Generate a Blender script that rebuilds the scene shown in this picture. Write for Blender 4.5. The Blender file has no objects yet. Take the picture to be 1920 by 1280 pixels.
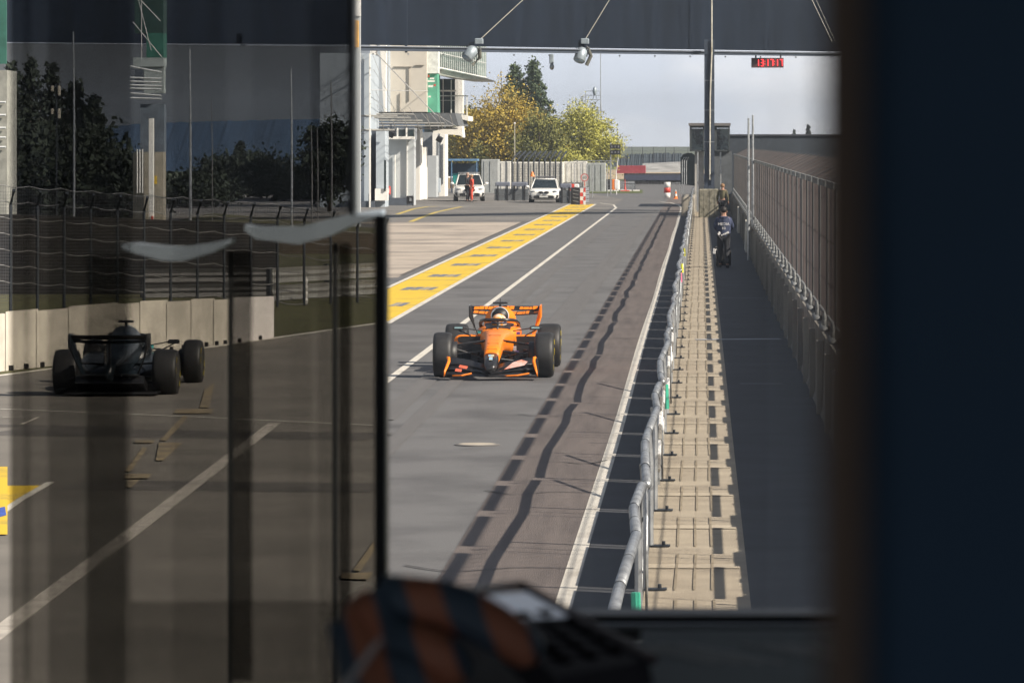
import bpy, math, random
from mathutils import Vector, Matrix
import numpy as np
sc = bpy.context.scene
COL = sc.collection
random.seed(7); RNG = np.random.default_rng(7)
PI = math.pi

# ------------------------------------------------------------------ camera
H = 3.7            # eye height above the pit lane, inside a cabin above the walkway
F = 8400.0         # focal length in units of a 1920 wide frame (157.5 mm on 36 mm)
cam = bpy.data.cameras.new('camera'); co = bpy.data.objects.new('camera', cam); COL.objects.link(co)
co.location = (0, 0, H); co.rotation_euler = (PI/2, 0, 0)
cam.sensor_width = 36; cam.lens = 157.5
cam.shift_x = (960-1314)/1920; cam.shift_y = -(640-270)/1920
cam.clip_start = 0.02; cam.clip_end = 9000
cam.dof.use_dof = True; cam.dof.focus_distance = 95; cam.dof.aperture_fstop = 30
sc.camera = co

# ------------------------------------------------------------------ light
SUN = Vector((1, -0.5, 0.8)).normalized()     # towards the sun
SKY_STRENGTH = 0.055
world = bpy.data.worlds.new('World'); sc.world = world; world.use_nodes = True
nt = world.node_tree; nt.nodes.clear(); N = nt.nodes; L = nt.links
out = N.new('ShaderNodeOutputWorld'); bg = N.new('ShaderNodeBackground'); sky = N.new('ShaderNodeTexSky')
sky.sky_type = 'NISHITA'; sky.sun_disc = False
sky.sun_elevation = math.asin(SUN.z); sky.sun_rotation = math.atan2(SUN.x, SUN.y)
sky.altitude = 600; sky.dust_density = 2.0; sky.air_density = 1.2
tc = N.new('ShaderNodeTexCoord'); sep = N.new('ShaderNodeSeparateXYZ'); L.new(tc.outputs['Generated'], sep.inputs[0])
mp = N.new('ShaderNodeMapping'); mp.inputs['Scale'].default_value = (9, 9, 26); L.new(tc.outputs['Generated'], mp.inputs[0])
nz = N.new('ShaderNodeTexNoise'); nz.inputs['Scale'].default_value = 1.6; nz.inputs['Detail'].default_value = 6; L.new(mp.outputs[0], nz.inputs['Vector'])
cr = N.new('ShaderNodeValToRGB'); cr.color_ramp.elements[0].position = .36; cr.color_ramp.elements[0].color = (.46, .50, .57, 1)
cr.color_ramp.elements[1].position = .66; cr.color_ramp.elements[1].color = (.70, .69, .68, 1); L.new(nz.outputs['Fac'], cr.inputs[0])
# a darker cloud bank low in the sky towards the left
div = N.new('ShaderNodeMath'); div.operation = 'DIVIDE'; L.new(sep.outputs['X'], div.inputs[0]); L.new(sep.outputs['Y'], div.inputs[1])
mr = N.new('ShaderNodeMapRange'); mr.inputs['From Min'].default_value = -.083; mr.inputs['From Max'].default_value = -.052
mr.inputs['To Min'].default_value = .06; mr.inputs['To Max'].default_value = 1.0; L.new(div.outputs[0], mr.inputs['Value'])
mr2 = N.new('ShaderNodeMapRange'); mr2.inputs['From Min'].default_value = .12; mr2.inputs['From Max'].default_value = .3; L.new(sep.outputs['Z'], mr2.inputs['Value'])
mx = N.new('ShaderNodeMath'); mx.operation = 'MAXIMUM'; L.new(mr.outputs[0], mx.inputs[0]); L.new(mr2.outputs[0], mx.inputs[1])
skm = N.new('ShaderNodeVectorMath'); skm.operation = 'SCALE'; skm.inputs['Scale'].default_value = SKY_STRENGTH*1.0; L.new(sky.outputs[0], skm.inputs[0])
cl = N.new('ShaderNodeVectorMath'); cl.operation = 'SCALE'; L.new(cr.outputs[0], cl.inputs[0])
lowb_ = N.new('ShaderNodeMapRange'); lowb_.inputs['From Min'].default_value = .05; lowb_.inputs['From Max'].default_value = .3
lowb_.inputs['To Min'].default_value = 1.62; lowb_.inputs['To Max'].default_value = .8; L.new(sep.outputs['Z'], lowb_.inputs['Value'])
mlt_ = N.new('ShaderNodeMath'); mlt_.operation = 'MULTIPLY'; L.new(lowb_.outputs[0], mlt_.inputs[0]); L.new(mx.outputs[0], mlt_.inputs[1]); L.new(mlt_.outputs[0], cl.inputs['Scale'])
cm = N.new('ShaderNodeMapRange'); cm.inputs['From Min'].default_value = .15; cm.inputs['From Max'].default_value = .5
cm.inputs['To Min'].default_value = .92; cm.inputs['To Max'].default_value = .22; L.new(sep.outputs['Z'], cm.inputs['Value'])
mix = N.new('ShaderNodeMix'); mix.data_type = 'RGBA'; L.new(cm.outputs[0], mix.inputs['Factor']); L.new(skm.outputs[0], mix.inputs['A']); L.new(cl.outputs[0], mix.inputs['B'])
L.new(mix.outputs['Result'], bg.inputs['Color']); bg.inputs['Strength'].default_value = 0.75
L.new(bg.outputs[0], out.inputs[0])
sd = bpy.data.lights.new('sun', 'SUN'); so = bpy.data.objects.new('sun', sd); COL.objects.link(so)
sd.energy = 4.6; sd.angle = math.radians(.5); sd.color = (1, .91, .78)
so.rotation_euler = SUN.to_track_quat('Z', 'Y').to_euler(); so.location = (60, -30, 60)
vs = sc.view_settings; vs.view_transform = 'Standard'; vs.look = 'None'; vs.gamma = 1; vs.use_curve_mapping = False
vs.exposure = 0.8
sc.cycles.use_denoising = True
sc.cycles.max_bounces = 6; sc.cycles.transparent_max_bounces = 24; sc.cycles.volume_bounces = 0

# ------------------------------------------------------------------ helpers
def P(px, py, Y): return Vector(((px-1314)*Y/F, Y, H-(py-270)*Y/F))
def G(px, py, z=0.0):
    Y = F*(H-z)/(py-270); return Vector(((px-1314)*Y/F, Y, z))

MATS = {}
def mat(name, col, rough=.7, metal=0.0, var=.12, scale=3.0, col2=None, bump=0.0, bscale=40, coat=0, spec=.5, stretch=(1, 1, 1), thresh=(.35, .65), alpha=None):
    if name in MATS: return MATS[name]
    m = bpy.data.materials.new(name); m.use_nodes = True; t = m.node_tree; b = t.nodes['Principled BSDF']
    b.inputs['Roughness'].default_value = rough; b.inputs['Metallic'].default_value = metal
    b.inputs['Coat Weight'].default_value = coat; b.inputs['Specular IOR Level'].default_value = spec
    c1 = tuple(col); c2 = tuple(col2) if col2 else tuple(max(0, c*(1-var*2)) for c in col)
    if not col2: c1 = tuple(min(1, c*(1+var)) for c in col)
    tcn = t.nodes.new('ShaderNodeTexCoord'); mpn = t.nodes.new('ShaderNodeMapping'); mpn.inputs['Scale'].default_value = stretch
    t.links.new(tcn.outputs['Object'], mpn.inputs[0])
    n = t.nodes.new('ShaderNodeTexNoise'); n.inputs['Scale'].default_value = scale; n.inputs['Detail'].default_value = 7; n.inputs['Roughness'].default_value = .62
    t.links.new(mpn.outputs[0], n.inputs['Vector'])
    r = t.nodes.new('ShaderNodeValToRGB'); r.color_ramp.elements[0].position = thresh[0]; r.color_ramp.elements[1].position = thresh[1]
    r.color_ramp.elements[0].color = (*c2, 1); r.color_ramp.elements[1].color = (*c1, 1)
    t.links.new(n.outputs['Fac'], r.inputs[0]); t.links.new(r.outputs[0], b.inputs['Base Color'])
    if bump:
        n2 = t.nodes.new('ShaderNodeTexNoise'); n2.inputs['Scale'].default_value = bscale; n2.inputs['Detail'].default_value = 4
        t.links.new(mpn.outputs[0], n2.inputs['Vector'])
        bp = t.nodes.new('ShaderNodeBump'); bp.inputs['Strength'].default_value = bump; bp.inputs['Distance'].default_value = .02
        t.links.new(n2.outputs['Fac'], bp.inputs['Height']); t.links.new(bp.outputs[0], b.inputs['Normal'])
    MATS[name] = m; return m
def emis(name, col, s):
    if name in MATS: return MATS[name]
    m = bpy.data.materials.new(name); m.use_nodes = True; b = m.node_tree.nodes['Principled BSDF']
    b.inputs['Base Color'].default_value = (*col, 1); b.inputs['Emission Color'].default_value = (*col, 1); b.inputs['Emission Strength'].default_value = s
    MATS[name] = m; return m
def dimmed(name, T, thick, col=(.5, .5, .5)):
    m = bpy.data.materials.new(name); m.use_nodes = True; t = m.node_tree; t.nodes.remove(t.nodes['Principled BSDF'])
    v = t.nodes.new('ShaderNodeVolumeAbsorption'); v.inputs['Color'].default_value = (*col, 1)
    v.inputs['Density'].default_value = -math.log(T)/thick/(1-sum(col)/3)
    t.links.new(v.outputs[0], t.nodes['Material Output'].inputs['Volume']); return m

class MB:
    def __init__(s): s.v = []; s.f = []; s.mi = []; s.sm = []; s.m = 0; s.smooth = False
    def add(s, vs, fs):
        o = len(s.v); s.v += [tuple(v) for v in vs]
        for f in fs: s.f.append(tuple(i+o for i in f)); s.mi.append(s.m); s.sm.append(s.smooth)
        return s
    def box(s, c, d, rz=0, rx=0, ry=0):
        M = Matrix.Rotation(rz, 3, 'Z') @ Matrix.Rotation(ry, 3, 'Y') @ Matrix.Rotation(rx, 3, 'X'); c = Vector(c); x, y, z = d[0]/2, d[1]/2, d[2]/2
        vs = [c + M @ Vector(p) for p in ((-x,-y,-z),(x,-y,-z),(x,y,-z),(-x,y,-z),(-x,-y,z),(x,-y,z),(x,y,z),(-x,y,z))]
        return s.add(vs, [(0,3,2,1),(4,5,6,7),(0,1,5,4),(1,2,6,5),(2,3,7,6),(3,0,4,7)])
    def rbox(s, c, d, b=.02, rz=0):      # box with chamfered vertical and top edges
        x, y = d[0]/2, d[1]/2; h = d[2]; c = Vector(c); M = Matrix.Rotation(rz, 3, 'Z')
        def ring(x, y, z, b): return [c + M @ Vector(p) for p in ((-x+b,-y,z),(x-b,-y,z),(x,-y+b,z),(x,y-b,z),(x-b,y,z),(-x+b,y,z),(-x,y-b,z),(-x,-y+b,z))]
        R = ring(x, y, -h/2, b)+ring(x, y, h/2-b, b)+ring(x-b, y-b, h/2, b)
        fs = [tuple(range(7, -1, -1)), tuple(range(16, 24))]
        for k in (0, 8):
            for i in range(8): j = (i+1) % 8; fs.append((k+i, k+j, k+8+j, k+8+i))
        return s.add(R, fs)
    def hexa(s, b, t):
        n = len(b); return s.add(list(b)+list(t), [tuple(range(n-1, -1, -1)), tuple(range(n, 2*n))]+[(i, (i+1) % n, n+(i+1) % n, n+i) for i in range(n)])
    def extr(s, pts, vec):     # polygon extruded along vec
        vec = Vector(vec); return s.hexa([Vector(p) for p in pts], [Vector(p)+vec for p in pts])
    def tube(s, pts, r, n=8, cap=True):
        pts = [Vector(p) for p in pts]; rs = r if isinstance(r, (list, tuple)) else [r]*len(pts); vs = []; fs = []
        for i, p in enumerate(pts):
            d = (pts[min(i+1, len(pts)-1)]-pts[max(i-1, 0)])
            if d.length < 1e-9: d = Vector((0, 0, 1))
            d.normalize(); up = Vector((0, 0, 1)) if abs(d.z) < .9 else Vector((1, 0, 0)); a = d.cross(up).normalized(); b = a.cross(d)
            for k in range(n): t = 2*PI*k/n; vs.append(p+(a*math.cos(t)+b*math.sin(t))*rs[i])
        for i in range(len(pts)-1):
            for k in range(n): j = (k+1) % n; fs.append((i*n+k, i*n+j, (i+1)*n+j, (i+1)*n+k))
        if cap: fs += [tuple(range(n-1, -1, -1)), tuple(range((len(pts)-1)*n, len(pts)*n))]
        return s.add(vs, fs)
    def lathe(s, prof, c=(0, 0, 0), axis='Z', n=24):
        c = Vector(c); vs = []; fs = []
        for r, h in prof:
            for k in range(n):
                t = 2*PI*k/n; a, b = r*math.cos(t), r*math.sin(t)
                vs.append(c + (Vector((a, b, h)) if axis == 'Z' else Vector((h, a, b)) if axis == 'X' else Vector((b, h, a))))
        for i in range(len(prof)-1):
            for k in range(n): j = (k+1) % n; fs.append((i*n+k, i*n+j, (i+1)*n+j, (i+1)*n+k))
        fs += [tuple(range(n-1, -1, -1)), tuple(range((len(prof)-1)*n, len(prof)*n))]
        return s.add(vs, fs)
    def ell(s, c, r, n=14, m=9):
        c = Vector(c); r = r if isinstance(r, (list, tuple)) else (r, r, r); vs = []; fs = []
        for i in range(m+1):
            p = PI*i/m
            for k in range(n): t = 2*PI*k/n; vs.append(c+Vector((r[0]*math.sin(p)*math.cos(t), r[1]*math.sin(p)*math.sin(t), r[2]*math.cos(p))))
        for i in range(m):
            for k in range(n): j = (k+1) % n; fs.append((i*n+k, (i+1)*n+k, (i+1)*n+j, i*n+j))
        return s.add(vs, fs)
    def loft(s, secs, n=20, axis='Y', cap=True):   # secs: (y, cx, cz, w, h, e)
        vs = []; fs = []
        for (y, cx, cz, w, h, e) in secs:
            for k in range(n):
                t = 2*PI*k/n; ct, st = math.cos(t), math.sin(t)
                vs.append((cx+w*math.copysign(abs(ct)**(2/e), ct), y, cz+h*math.copysign(abs(st)**(2/e), st)))
        for i in range(len(secs)-1):
            for k in range(n): j = (k+1) % n; fs.append((i*n+k, i*n+j, (i+1)*n+j, (i+1)*n+k))
        if cap: fs += [tuple(range(n-1, -1, -1)), tuple(range((len(secs)-1)*n, len(secs)*n))]
        return s.add(vs, fs)
    def poly(s, pts): return s.add(pts, [tuple(range(len(pts)))])
    def build(s, name, ms, parent=None, loc=None):
        me = bpy.data.meshes.new(name); me.from_pydata(s.v, [], s.f)
        for m in (ms if isinstance(ms, (list, tuple)) else [ms]): me.materials.append(m)
        me.polygons.foreach_set('material_index', s.mi); me.polygons.foreach_set('use_smooth', s.sm); me.update()
        o = bpy.data.objects.new(name, me); COL.objects.link(o)
        if parent: o.parent = parent
        if loc is not None: o.location = loc
        return o
def fixn(o):
    import bmesh
    bm = bmesh.new(); bm.from_mesh(o.data); bmesh.ops.recalc_face_normals(bm, faces=bm.faces); bm.to_mesh(o.data); bm.free(); return o
def tag(o, label, cat, group=None):
    o['label'] = label; o['category'] = cat
    if group: o['group'] = group
    return o
def thing(name, label, cat, loc=(0, 0, 0), rz=0, group=None):
    o = bpy.data.objects.new(name, None); COL.objects.link(o); o.location = loc; o.rotation_euler = (0, 0, rz); o.empty_display_size = .2
    return tag(o, label, cat, group)
def struct(name, mb, m): o = mb.build(name, m); o['kind'] = 'structure'; return o
def dup(root, loc, rz=None, label=None, scale=None):
    r = root.copy(); COL.objects.link(r); r.location = loc
    if rz is not None: r.rotation_euler = (0, 0, rz)
    if label: r['label'] = label
    if scale: r.scale = scale
    for ch in list(root.children):
        c = ch.copy(); COL.objects.link(c); c.parent = r
        for g in list(ch.children):
            d = g.copy(); COL.objects.link(d); d.parent = c
    return r
def text_mb(txt, size, place):      # place: (x, y) -> world/local vector ; letters as solid faces
    cu = bpy.data.curves.new('lettering', 'FONT'); cu.body = txt; cu.size = size; cu.align_x = 'CENTER'; cu.align_y = 'CENTER'; cu.extrude = .0
    cu.resolution_u = 2
    o = bpy.data.objects.new('lettering', cu); COL.objects.link(o)
    dg = bpy.context.evaluated_depsgraph_get(); me = o.evaluated_get(dg).to_mesh()
    mb = MB(); mb.add([place(v.co.x, v.co.y) for v in me.vertices], [tuple(p.vertices) for p in me.polygons])
    o.evaluated_get(dg).to_mesh_clear(); bpy.data.objects.remove(o); bpy.data.curves.remove(cu); return mb
def skin(name, verts, edges, radii, m, parent=None, root=0, sub=1):
    me = bpy.data.meshes.new(name); me.from_pydata([tuple(v) for v in verts], edges, []); me.update(); me.materials.append(m)
    o = bpy.data.objects.new(name, me); COL.objects.link(o)
    if parent: o.parent = parent
    o.modifiers.new('skin', 'SKIN')
    if not me.skin_vertices: me.attributes.new('skin_vertex', 'SKIN', 'POINT') if False else None
    for i, r in enumerate(radii):
        sv = me.skin_vertices[0].data[i]; sv.radius = (r, r) if not isinstance(r, tuple) else r; sv.use_root = (i == root)
    o.modifiers['skin'].use_smooth_shade = True
    s2 = o.modifiers.new('sub', 'SUBSURF'); s2.levels = sub; s2.render_levels = sub
    return o

# ------------------------------------------------------------------ materials
asphalt = mat('asphalt', (.136, .135, .138), .85, col2=(.082, .081, .084), scale=.6, thresh=(.3, .56), bump=.4, bscale=60, stretch=(1, .8, 1))
asphalt_far = mat('asphalt_worn', (.185, .175, .165), .9, col2=(.11, .105, .10), scale=.3, thresh=(.36, .58), bump=.3, bscale=50, stretch=(.6, .6, 1))
asphalt_red = mat('asphalt_red', (.150, .125, .115), .9, col2=(.10, .083, .078), scale=2.2, bump=.4, bscale=60, stretch=(2.2, .12, 1))
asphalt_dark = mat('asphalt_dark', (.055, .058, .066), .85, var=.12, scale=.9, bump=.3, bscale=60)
concrete_pink = mat('apron_concrete', (.44, .38, .32), .9, col2=(.23, .20, .175), scale=.5, thresh=(.36, .56), stretch=(.45, .5, 1), bump=.3)
paver = mat('tan_concrete', (.45, .39, .30), .9, col2=(.33, .28, .215), scale=1.3, bump=.5, bscale=70)
paver_joint = mat('joint_grey', (.30, .25, .18), .95)
paver_light = mat('tan_band', (.46, .40, .31), .9, var=.1, scale=.8)
white_paint = mat('white_paint', (.62, .59, .53), .75, col2=(.44, .41, .36), scale=3.5, thresh=(.3, .5), stretch=(1, .3, 1))
yellow_paint = mat('yellow_paint', (.70, .47, .03), .7, col2=(.44, .32, .06), scale=.9, thresh=(.34, .48), stretch=(.8, .7, 1))
blue_paint = mat('blue_paint', (.12, .15, .23), .7, col2=(.26, .25, .20), scale=2, thresh=(.38, .55))
grass = mat('grass', (.10, .12, .02), 1, col2=(.05, .07, .015), scale=2)
field = mat('field', (.09, .11, .045), 1, col2=(.06, .075, .03), scale=.05)
sand = mat('sand', (.42, .33, .22), 1, var=.08, scale=.3)
galv = mat('galvanised', (.42, .44, .46), .42, metal=.6, var=.15, scale=6, bump=.1)
steel_dk = mat('dark_steel', (.04, .048, .06), .55, metal=.3, var=.15)
steel_blue = mat('blue_grey_steel', (.05, .065, .095), .5, metal=.2, var=.1, scale=2)
conc = mat('concrete', (.36, .33, .28), .9, col2=(.22, .20, .165), scale=1.6, bump=.5, bscale=25)
conc_dk = mat('weathered_concrete', (.30, .285, .25), .9, col2=(.13, .12, .11), scale=1.2, bump=.4, stretch=(1, 1, .35))
white_wall = mat('white_wall', (.82, .80, .75), .7, var=.04, scale=.6)
cream = mat('cream_wall', (.60, .56, .49), .8, var=.05, scale=.5)
grey_wall = mat('grey_wall', (.40, .45, .50), .7, var=.05, scale=.5)
grey_lt = mat('pale_grey_wall', (.45, .48, .50), .7, var=.05, scale=.5)
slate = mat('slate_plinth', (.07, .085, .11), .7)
glass_dk = mat('dark_glass', (.03, .045, .05), .08, var=.3, scale=1)
green_ban = mat('green_banner', (.10, .38, .26), .7, var=.15, scale=1)
navy_panel = mat('navy_panel', (.009, .015, .028), .8, spec=.15, col2=(.005, .009, .017), scale=.6, stretch=(3, 1, .3))
black = mat('black', (.015, .015, .017), .5)
carbon = mat('carbon', (.018, .018, .02), .3, coat=.3)
rubber = mat('rubber', (.022, .022, .023), .55, var=.15, scale=6)
white_car = mat('car_white', (.80, .79, .76), .25, coat=.6, var=.01)
red_pl = mat('red_plastic', (.60, .06, .04), .45, var=.08)
white_pl = mat('white_plastic', (.75, .74, .72), .45, var=.05)
orange_pl = mat('orange_plastic', (.85, .22, .03), .45, var=.05)
bark = mat('bark', (.09, .07, .05), .95, scale=8)
skin_m = mat('skin', (.42, .24, .17), .55, var=.05)
hair_m = mat('hair', (.02, .015, .012), .6)

# ------------------------------------------------------------------ ground, roads, markings
RAY = (724-1314)/F            # the line of the glass edge on the ground, about X = -0.07 Y
g = MB(); g.poly([(-3000, -60, -.02), (3000, -60, -.02), (3000, 6000, -.02), (-3000, 6000, -.02)]); struct('ground', g, field)
g = MB(); g.poly([(-60, 15, 0), (-.48, 15, 0), (-.48, 430, 0), (-60, 430, 0)]); struct('pit_lane', g, asphalt)
g = MB(); g.poly([(-60, 214, .004), (-8.35, 214, .004), (-5.2, 240, .004), (-5.2, 300, .004), (-14, 400, .004), (-60, 400, .004)]); struct('pit_yard', g, asphalt_far)
g = MB(); g.poly([(RAY*124, 124, .004), (-8.4, 124, .004), (-8.4, 212, .004), (-60, 212, .004), (-60, 208, .004), (RAY*208, 208, .004)]); struct('concrete_apron', g, concrete_pink)
g = MB(); g.poly([(-2.24, 20, .004), (-1.14, 20, .004), (-1.14, 330, .004), (-2.24, 330, .004)]); struct('resurfaced_strip', g, asphalt_red)
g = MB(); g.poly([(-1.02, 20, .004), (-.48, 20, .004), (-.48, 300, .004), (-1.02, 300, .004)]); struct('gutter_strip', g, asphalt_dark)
def strip(name, pts, w, m, z=.008):
    mb = MB(); pts = [Vector((p[0], p[1], 0)) for p in pts]; Lf = []; Rt = []
    for i, p in enumerate(pts):
        d = pts[min(i+1, len(pts)-1)]-pts[max(i-1, 0)]; d.normalize(); n = Vector((-d.y, d.x, 0))*w/2
        Lf.append((p.x+n.x, p.y+n.y, z)); Rt.append((p.x-n.x, p.y-n.y, z))
    for i in range(len(pts)-1): mb.poly([Rt[i], Rt[i+1], Lf[i+1], Lf[i]])
    return mb
def line(name, pts, w, m, z=.008): return struct(name, strip(name, pts, w, m, z), m)
line('white_line', [(-1.09+.012*math.sin(y*.13), y) for y in range(28, 262, 3)]+[(-1.15, 262), (-1.35, 272), (-1.9, 281), (-2.6, 286)], .145, white_paint)
line('white_line', [(-4.9+.0, y) for y in range(60, 262, 8)]+[(-5.0, 262), (-5.3, 272), (-6.3, 280), (-8.0, 283)], .13, white_paint)
# yellow strip with its two white borders; the near end is cut where the diagonal line crosses
Yn, Yf = 94, 275
g = MB(); g.poly([(RAY*94, 94, .008), (-6.52, 93, .008), (-6.52, Yf, .008), (-7.98, Yf, .008), (-7.98, 114, .008)]); struct('yellow_strip', g, yellow_paint)
line('white_line', [(-6.45, 92), (-6.45, Yf)], .14, white_paint, .012)
line('white_line', [(-8.05, 115), (-8.05, Yf)], .13, white_paint, .012)
g = MB(); rl = random.Random(3)
y = 102.0; g2 = MB()
while y < 272:
    sl = .05
    for x0, x1, q in ((-7.62, -7.40, g), (-7.36, -7.16, g), (-7.12, -6.98, g2), (-6.95, -6.80, g)):
        if x0 < RAY*y: continue
        q.poly([(x0, y, .012), (x1, y, .012), (x1+sl, y+2.3, .012), (x0+sl, y+2.3, .012)])
    if -7.62 > RAY*y: g2.poly([(-7.40, y+.7, .012), (-7.36, y+.7, .012), (-7.34, y+1.5, .012), (-7.38, y+1.5, .012)])
    y += 11.3
struct('yellow_strip_emblem', g2, mat('grey_emblem', (.33, .31, .27), .8))
struct('yellow_strip_lettering', g, blue_paint)
line('thin_yellow_line', [(G(745, 402)[0], G(745, 402)[1]), tuple(G(775, 392))[:2], tuple(G(800, 388))[:2], tuple(G(820, 387))[:2]], .25, mat('thin_yellow', (.55, .42, .10), .8))
line('thin_yellow_line', [tuple(G(a, b))[:2] for a, b in ((770, 416), (790, 408), (818, 398), (845, 392), (865, 388))], .25, MATS['thin_yellow'])
line('apron_edge_line', [(-8.42, 126), (-8.42, 214)], .12, mat('apron_edge', (.10, .09, .085), .9), .012)
line('faint_mark', [tuple(G(1070, 562))[:2], tuple(G(1104, 562))[:2]], .18, mat('faint_paint', (.3, .29, .28), .8))
line('faint_mark', [tuple(G(995, 492))[:2], tuple(G(1040, 492))[:2]], .2, MATS['faint_paint'])
line('faint_mark', [tuple(G(1140, 450))[:2], tuple(G(1180, 450))[:2]], .3, MATS['faint_paint'])
tar = mat('tar_seam', (.045, .043, .045), .8)
for yy, x0, x1 in ((47.5, -1.2, -2.3), (39, -1.1, -2.6), (61, -1.1, -2.5), (52, -1.9, -1.1), (85, -1.2, -2.4)):
    line('tar_seam', [(x0+(x1-x0)*t/8, yy+.4*math.sin(t*.9)*(t/8)) for t in range(9)], .035, tar, .012)
for x_, w_, y0_, y1_ in ((-4.25, .30, 60, 230), (-2.75, .34, 74, 240), (-3.75, .22, 40, 120), (-3.0, .2, 90, 200)):
    line('rubber_track', [(x_+.10*math.sin(q*.02+x_), q) for q in range(y0_, y1_, 6)], w_, mat('rubber_mark', (.112, .108, .108), .8, col2=(.13, .126, .126), scale=1.2, stretch=(4, .3, 1)), .010+abs(x_)*.0004)
# manhole
mh = thing('manhole_cover', 'round pale iron manhole cover in the middle of the pit lane asphalt', 'manhole', tuple(G(895, 834)))
mb = MB(); mb.lathe([(.215, .004), (.28, .004), (.28, .010), (.24, .016)], n=28); mb.build('rim', mat('iron_rim', (.16, .15, .14), .6), mh)
mb = MB(); mb.lathe([(.225, .004), (.225, .016), (.0, .02)], n=28); mb.build('lid', mat('iron_lid', (.44, .39, .32), .8), mh)
# walkway
g = MB(); g.poly([(-.5, 20, .016), (.40, 20, .016), (.40, 300, .016), (-.5, 300, .016)]); struct('paved_path', g, paver)
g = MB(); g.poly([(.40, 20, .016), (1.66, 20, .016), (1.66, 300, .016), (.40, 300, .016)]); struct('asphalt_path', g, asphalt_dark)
g = MB(); g2 = MB()
for k in range(60):
    y = 30.9+4*k
    g.poly([(-.46, y, .020), (.34, y, .020), (.34, y+.42, .020), (-.46, y+.42, .020)])
    for yy in (y-.025, y+.42): g2.poly([(-.46, yy, .024), (.34, yy, .024), (.34, yy+.03, .024), (-.46, yy+.03, .024)])
for x in (-.22, -.06, .09):
    for k in range(70):
        y = 29+4*k; w = .022
        g2.poly([(x+.01*math.sin(y), y, .024), (x+w+.01*math.sin(y), y, .024), (x+w+.01*math.sin(y+1), y+3.2, .024), (x+.01*math.sin(y+1), y+3.2, .024)])
struct('path_bands', g, paver_light); struct('path_joints', g2, paver_joint)
line('painted_cross_line', [(-.1, 84.3), (1.5, 84.6)], .34, mat('grey_paint', (.42, .45, .5), .7), .024)
line('painted_cross_line', [(.6, 68.8), (1.25, 68.8)], .2, mat('grey_paint2', (.14, .15, .17), .7), .024)
line('painted_cross_line', [(.5, 107), (1.5, 107)], .2, MATS['grey_paint2'], .024)

# ------------------------------------------------------------------ far ground
def band(name, px0, px1, pya, pyb, m, z): 
    g = MB(); g.poly([tuple(G(px0, pyb, z)), tuple(G(px1, pyb, z)), tuple(G(px1, pya, z)), tuple(G(px0, pya, z))]); return struct(name, g, m)
band('gravel_trap', 1050, 1420, 318, 336, sand, .01)
band('race_track', 1060, 1420, 339, 347, asphalt, .014)
band('grass_island', 1082, 1205, 356, 362, grass, .02)
g = MB(); 
for i in range(8): g.box(tuple(G(1108+i*12, 357.3, .06)), (.6, .9, .10))
struct('kerb', g, white_pl)
band('sand_bank', 1150, 1420, 320, 328, sand, .04)

# hills and far treeline
def ridge(name, px0, px1, f, Y, m, depth=80, n=90, amp=2.0, kind='structure', base=-2):
    mb = MB(); T = []; B = []
    for i in range(n+1):
        px = px0+(px1-px0)*i/n; p = P(px, f(px), Y); j = RNG.random()*amp*Y/F
        T.append((p.x, Y, p.z+j)); B.append((p.x, Y+depth, p.z+j*.3-depth*.02)); 
    for i in range(n):
        mb.poly([(T[i][0], Y-depth*.6, base), (T[i+1][0], Y-depth*.6, base), T[i+1], T[i]])
        mb.poly([T[i], T[i+1], B[i+1], B[i]]); mb.poly([B[i], B[i+1], (B[i+1][0], Y+depth*2, base), (B[i][0], Y+depth*2, base)])
    o = mb.build(name, m); o['kind'] = kind; return o
wood = mat('far_wood', (.05, .07, .085), 1, col2=(.03, .042, .055), scale=.2)
ridge('far_hill', 1040, 1620, lambda x: 293-3*math.sin(x*.012)-2*math.sin(x*.031), 760, wood, n=420, amp=4, depth=30)
ridge('hill', -300, 800, lambda x: 244-.055*(max(x, 200)-200)-6*math.sin(x*.006), 620, mat('hill_blue', (.02, .05, .10), 1, scale=.03), n=160, amp=3, depth=40)

# ------------------------------------------------------------------ trees
leafmats = {
 'ochre': mat('leaf_ochre', (.50, .36, .05), .8, col2=(.26, .21, .05), scale=.9, thresh=(.38, .6)),
 'olive': mat('leaf_olive', (.23, .22, .05), .8, col2=(.10, .11, .035), scale=.9),
 'lime': mat('leaf_lime', (.50, .48, .09), .8, col2=(.31, .31, .08), scale=.7, thresh=(.36, .6)),
 'green': mat('leaf_green', (.11, .15, .065), .8, col2=(.045, .07, .04), scale=.8),
 'dark': mat('leaf_dark', (.035, .048, .03), .9, col2=(.012, .018, .012), scale=.7)}
def leaves(mb, pts, size, rng):
    n = len(pts); a = rng.normal(size=(n, 3)); a /= np.linalg.norm(a, axis=1)[:, None]; b = rng.normal(size=(n, 3)); b -= a*(a*b).sum(1)[:, None]; b /= np.linalg.norm(b, axis=1)[:, None]
    s = size*(.6+.8*rng.random((n, 1))); q = np.stack([pts-a*s-b*s*.6, pts+a*s-b*s*.6, pts+a*s+b*s*.6, pts-a*s+b*s*.6], 1).reshape(-1, 3)
    o = len(mb.v); mb.v += [tuple(v) for v in q]; mb.f += [(o+4*i, o+4*i+1, o+4*i+2, o+4*i+3) for i in range(n)]; mb.mi += [0]*n; mb.sm += [False]*n
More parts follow.
